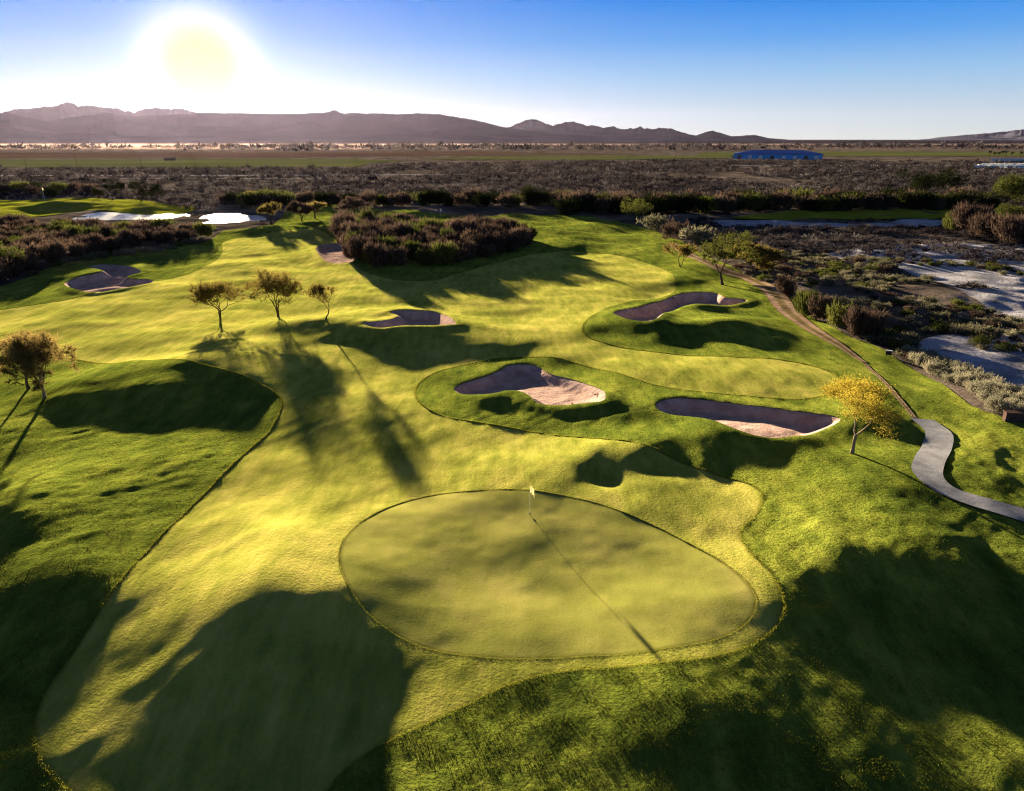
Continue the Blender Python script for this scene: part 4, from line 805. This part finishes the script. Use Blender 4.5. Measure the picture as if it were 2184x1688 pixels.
def house(u, v, w, d_, hh_, label, cat, name, group=None, wall='white', rot=0.0, roofh=1.4):
    x, y = flat(u, v); e = empty(name, (x, y, 0), -math.atan2(x, y) + rot); tag(e, label, cat, group)
    MB().box(-w / 2, w / 2, 0, d_, 0, hh_).build('wall', M[wall], e)
    V = [(-w / 2 - .4, -.4, hh_ + .02), (w / 2 + .4, -.4, hh_ + .02), (w / 2 + .4, d_ + .4, hh_ + .02), (-w / 2 - .4, d_ + .4, hh_ + .02), (-w / 2 - .4, d_ / 2, hh_ + roofh), (w / 2 + .4, d_ / 2, hh_ + roofh)]
    me = bpy.data.meshes.new('roof'); me.from_pydata(V, [], [(0, 1, 5, 4), (2, 3, 4, 5), (0, 4, 3), (1, 2, 5), (0, 3, 2, 1)]); me.materials.append(M['pale']); o = bpy.data.objects.new('roof', me); col.objects.link(o); o.parent = e
    for dx in (-w * 0.28, w * 0.05, w * 0.30): MB().box(dx - .6, dx + .6, -0.06, -0.01, hh_ * 0.4, hh_ * 0.75).build('window', M['window'], e)
for k, (u, w) in enumerate(((2123, 9), (2144, 8), (2158, 7), (2174, 8))): house(u, 348, w, 7, 3.0, ('white house left of the others under the palms', 'second white house from the left under the palms', 'third white house from the left under the palms', 'rightmost white house under the palms')[k], 'house', 'distant_house')
def camper(u, v, L, label, group, rot):
    x, y = flat(u, v); e = empty('camper_trailer', (x, y, 0), -math.atan2(x, y) + rot); tag(e, label, 'trailer', group)
    MB().box(-L / 2, L / 2, -1.2, 1.2, 0.7, 3.2).build('body', M['white'], e); MB().box(-L / 2 + .1, L / 2 - .1, -1.23, -1.21, 1.9, 2.5).build('window_band', M['blue_wall'], e)
    for sx in (-L * 0.15, L * 0.05): MB().tube([(sx, -1.15, 0.45), (sx, -0.85, 0.45)], 0.42, 12).build('wheel', M['dark'], e)
    MB().box(-1.0, 1.0, -0.6, 0.6, 3.205, 3.5).build('roof_unit', M['pale'], e)
for k in range(17): camper(2090 + k * 6.6 + RS.uniform(-1, 1), 361 - (k % 3) * 2.0, RS.uniform(7, 11), 'white camper trailer in the distant trailer park at right', 'campers in the distant trailer park', RS.uniform(-0.3, 0.3))
x, y = flat(362, 343); e = empty('farm_shed', (x, y, 0.5), 0.25); tag(e, 'small dark shed on the green crop field', 'shed'); MB().box(-6, 6, -2.5, 2.5, 0, 2.4).build('wall', M['wood'], e); MB().box(-6.4, 6.4, -2.9, 2.9, 2.403, 2.8).build('roof', M['wood'], e)
def palm(u, v, hh_, label, seed, group):
    x, y = flat(u, v); e = empty('palm_tree', (x, y, 0)); tag(e, label, 'palm tree', group); rng = np.random.default_rng(seed)
    MB().tube([(0, 0, 0), (0.2, 0, hh_ * 0.5), (0.1, 0.1, hh_)], [0.35, 0.25, 0.22], 7).build('trunk', M['bark'], e)
    P = []; D = []; L = []
    for k in range(34):
        a = rng.uniform(0, 6.28); el = rng.uniform(-0.7, 1.2); d0 = np.array([math.cos(a) * math.cos(el), math.sin(a) * math.cos(el), math.sin(el)]); p = np.array([0.1, 0.1, hh_])
        for q in range(4): P.append(p); dd = unit(d0 + np.array([0, 0, -0.25 * q])); D.append(dd); L.append(0.9); p = p + dd * 0.55
    P, D, L = map(np.array, (P, D, L)); tri_obj('fronds', slivers(rng, P, D, L, np.full(len(P), 0.55)), M['dark_leaf'], e)
for k, u in enumerate((2108, 2118, 2127, 2134, 2142, 2156, 2174)): palm(u, 343.5, RS.uniform(8.5, 10.5), 'dark fan palm in the row above the white houses', 300 + k, 'palms in a row at the right edge')
def pole(u, v, label, group):
    x, y = flat(u, v); e = empty('utility_pole', (x, y, 0)); tag(e, label, 'utility pole', group)
    MB().tube([(0, 0, 0), (0, 0, 12)], [0.22, 0.14], 6).build('post', M['wood'], e); MB().box(-1.3, 1.3, -0.08, 0.08, 11.2, 11.4).build('crossarm', M['wood'], e)
for u in (57, 165, 303, 418, 528, 664, 760, 870): pole(u, 359, 'thin wooden utility pole along the near edge of the crop field', 'poles along the near edge of the crop field')
for u in (961, 1052, 1145, 1240, 1340, 1440): pole(u, 343, 'thin wooden utility pole along the central crop field', 'poles along the central crop field')
# ------------------------------------------------------------------ air
HAZE = True
def box_vol(name, x0, x1, y0, y1, z0, z1, dens, colr, g, label):
    V = [(x, y, z) for z in (z0, z1) for y in (y0, y1) for x in (x0, x1)]
    F = [(0, 2, 3, 1), (4, 5, 7, 6), (0, 1, 5, 4), (2, 6, 7, 3), (0, 4, 6, 2), (1, 3, 7, 5)]
    me = bpy.data.meshes.new(name); me.from_pydata(V, [], F); m = bpy.data.materials.new(name); m.use_nodes = True; t = m.node_tree; t.nodes.clear()
    pv = N(t, 'ShaderNodeVolumePrincipled'); pv.inputs['Density'].default_value = dens; pv.inputs['Color'].default_value = (*colr, 1); pv.inputs['Anisotropy'].default_value = g
    ou = N(t, 'ShaderNodeOutputMaterial'); t.links.new(pv.outputs[0], ou.inputs['Volume']); me.materials.append(m)
    o = bpy.data.objects.new(name, me); col.objects.link(o); tag(o, label, kind='stuff')
box_vol('haze', -27500, 27500, -1200, 30500, -45, 1000, 2.0e-6, (0.64, 0.60, 1.0), 0.66, 'thin air haze fading the far mountains')
box_vol('dust', -2600, 6200, 1600, 3600, 0.6, 5.5, 0.8e-4, (1.0, 0.74, 0.72), 0.65, 'low band of sunlit dust hanging over the far plain')
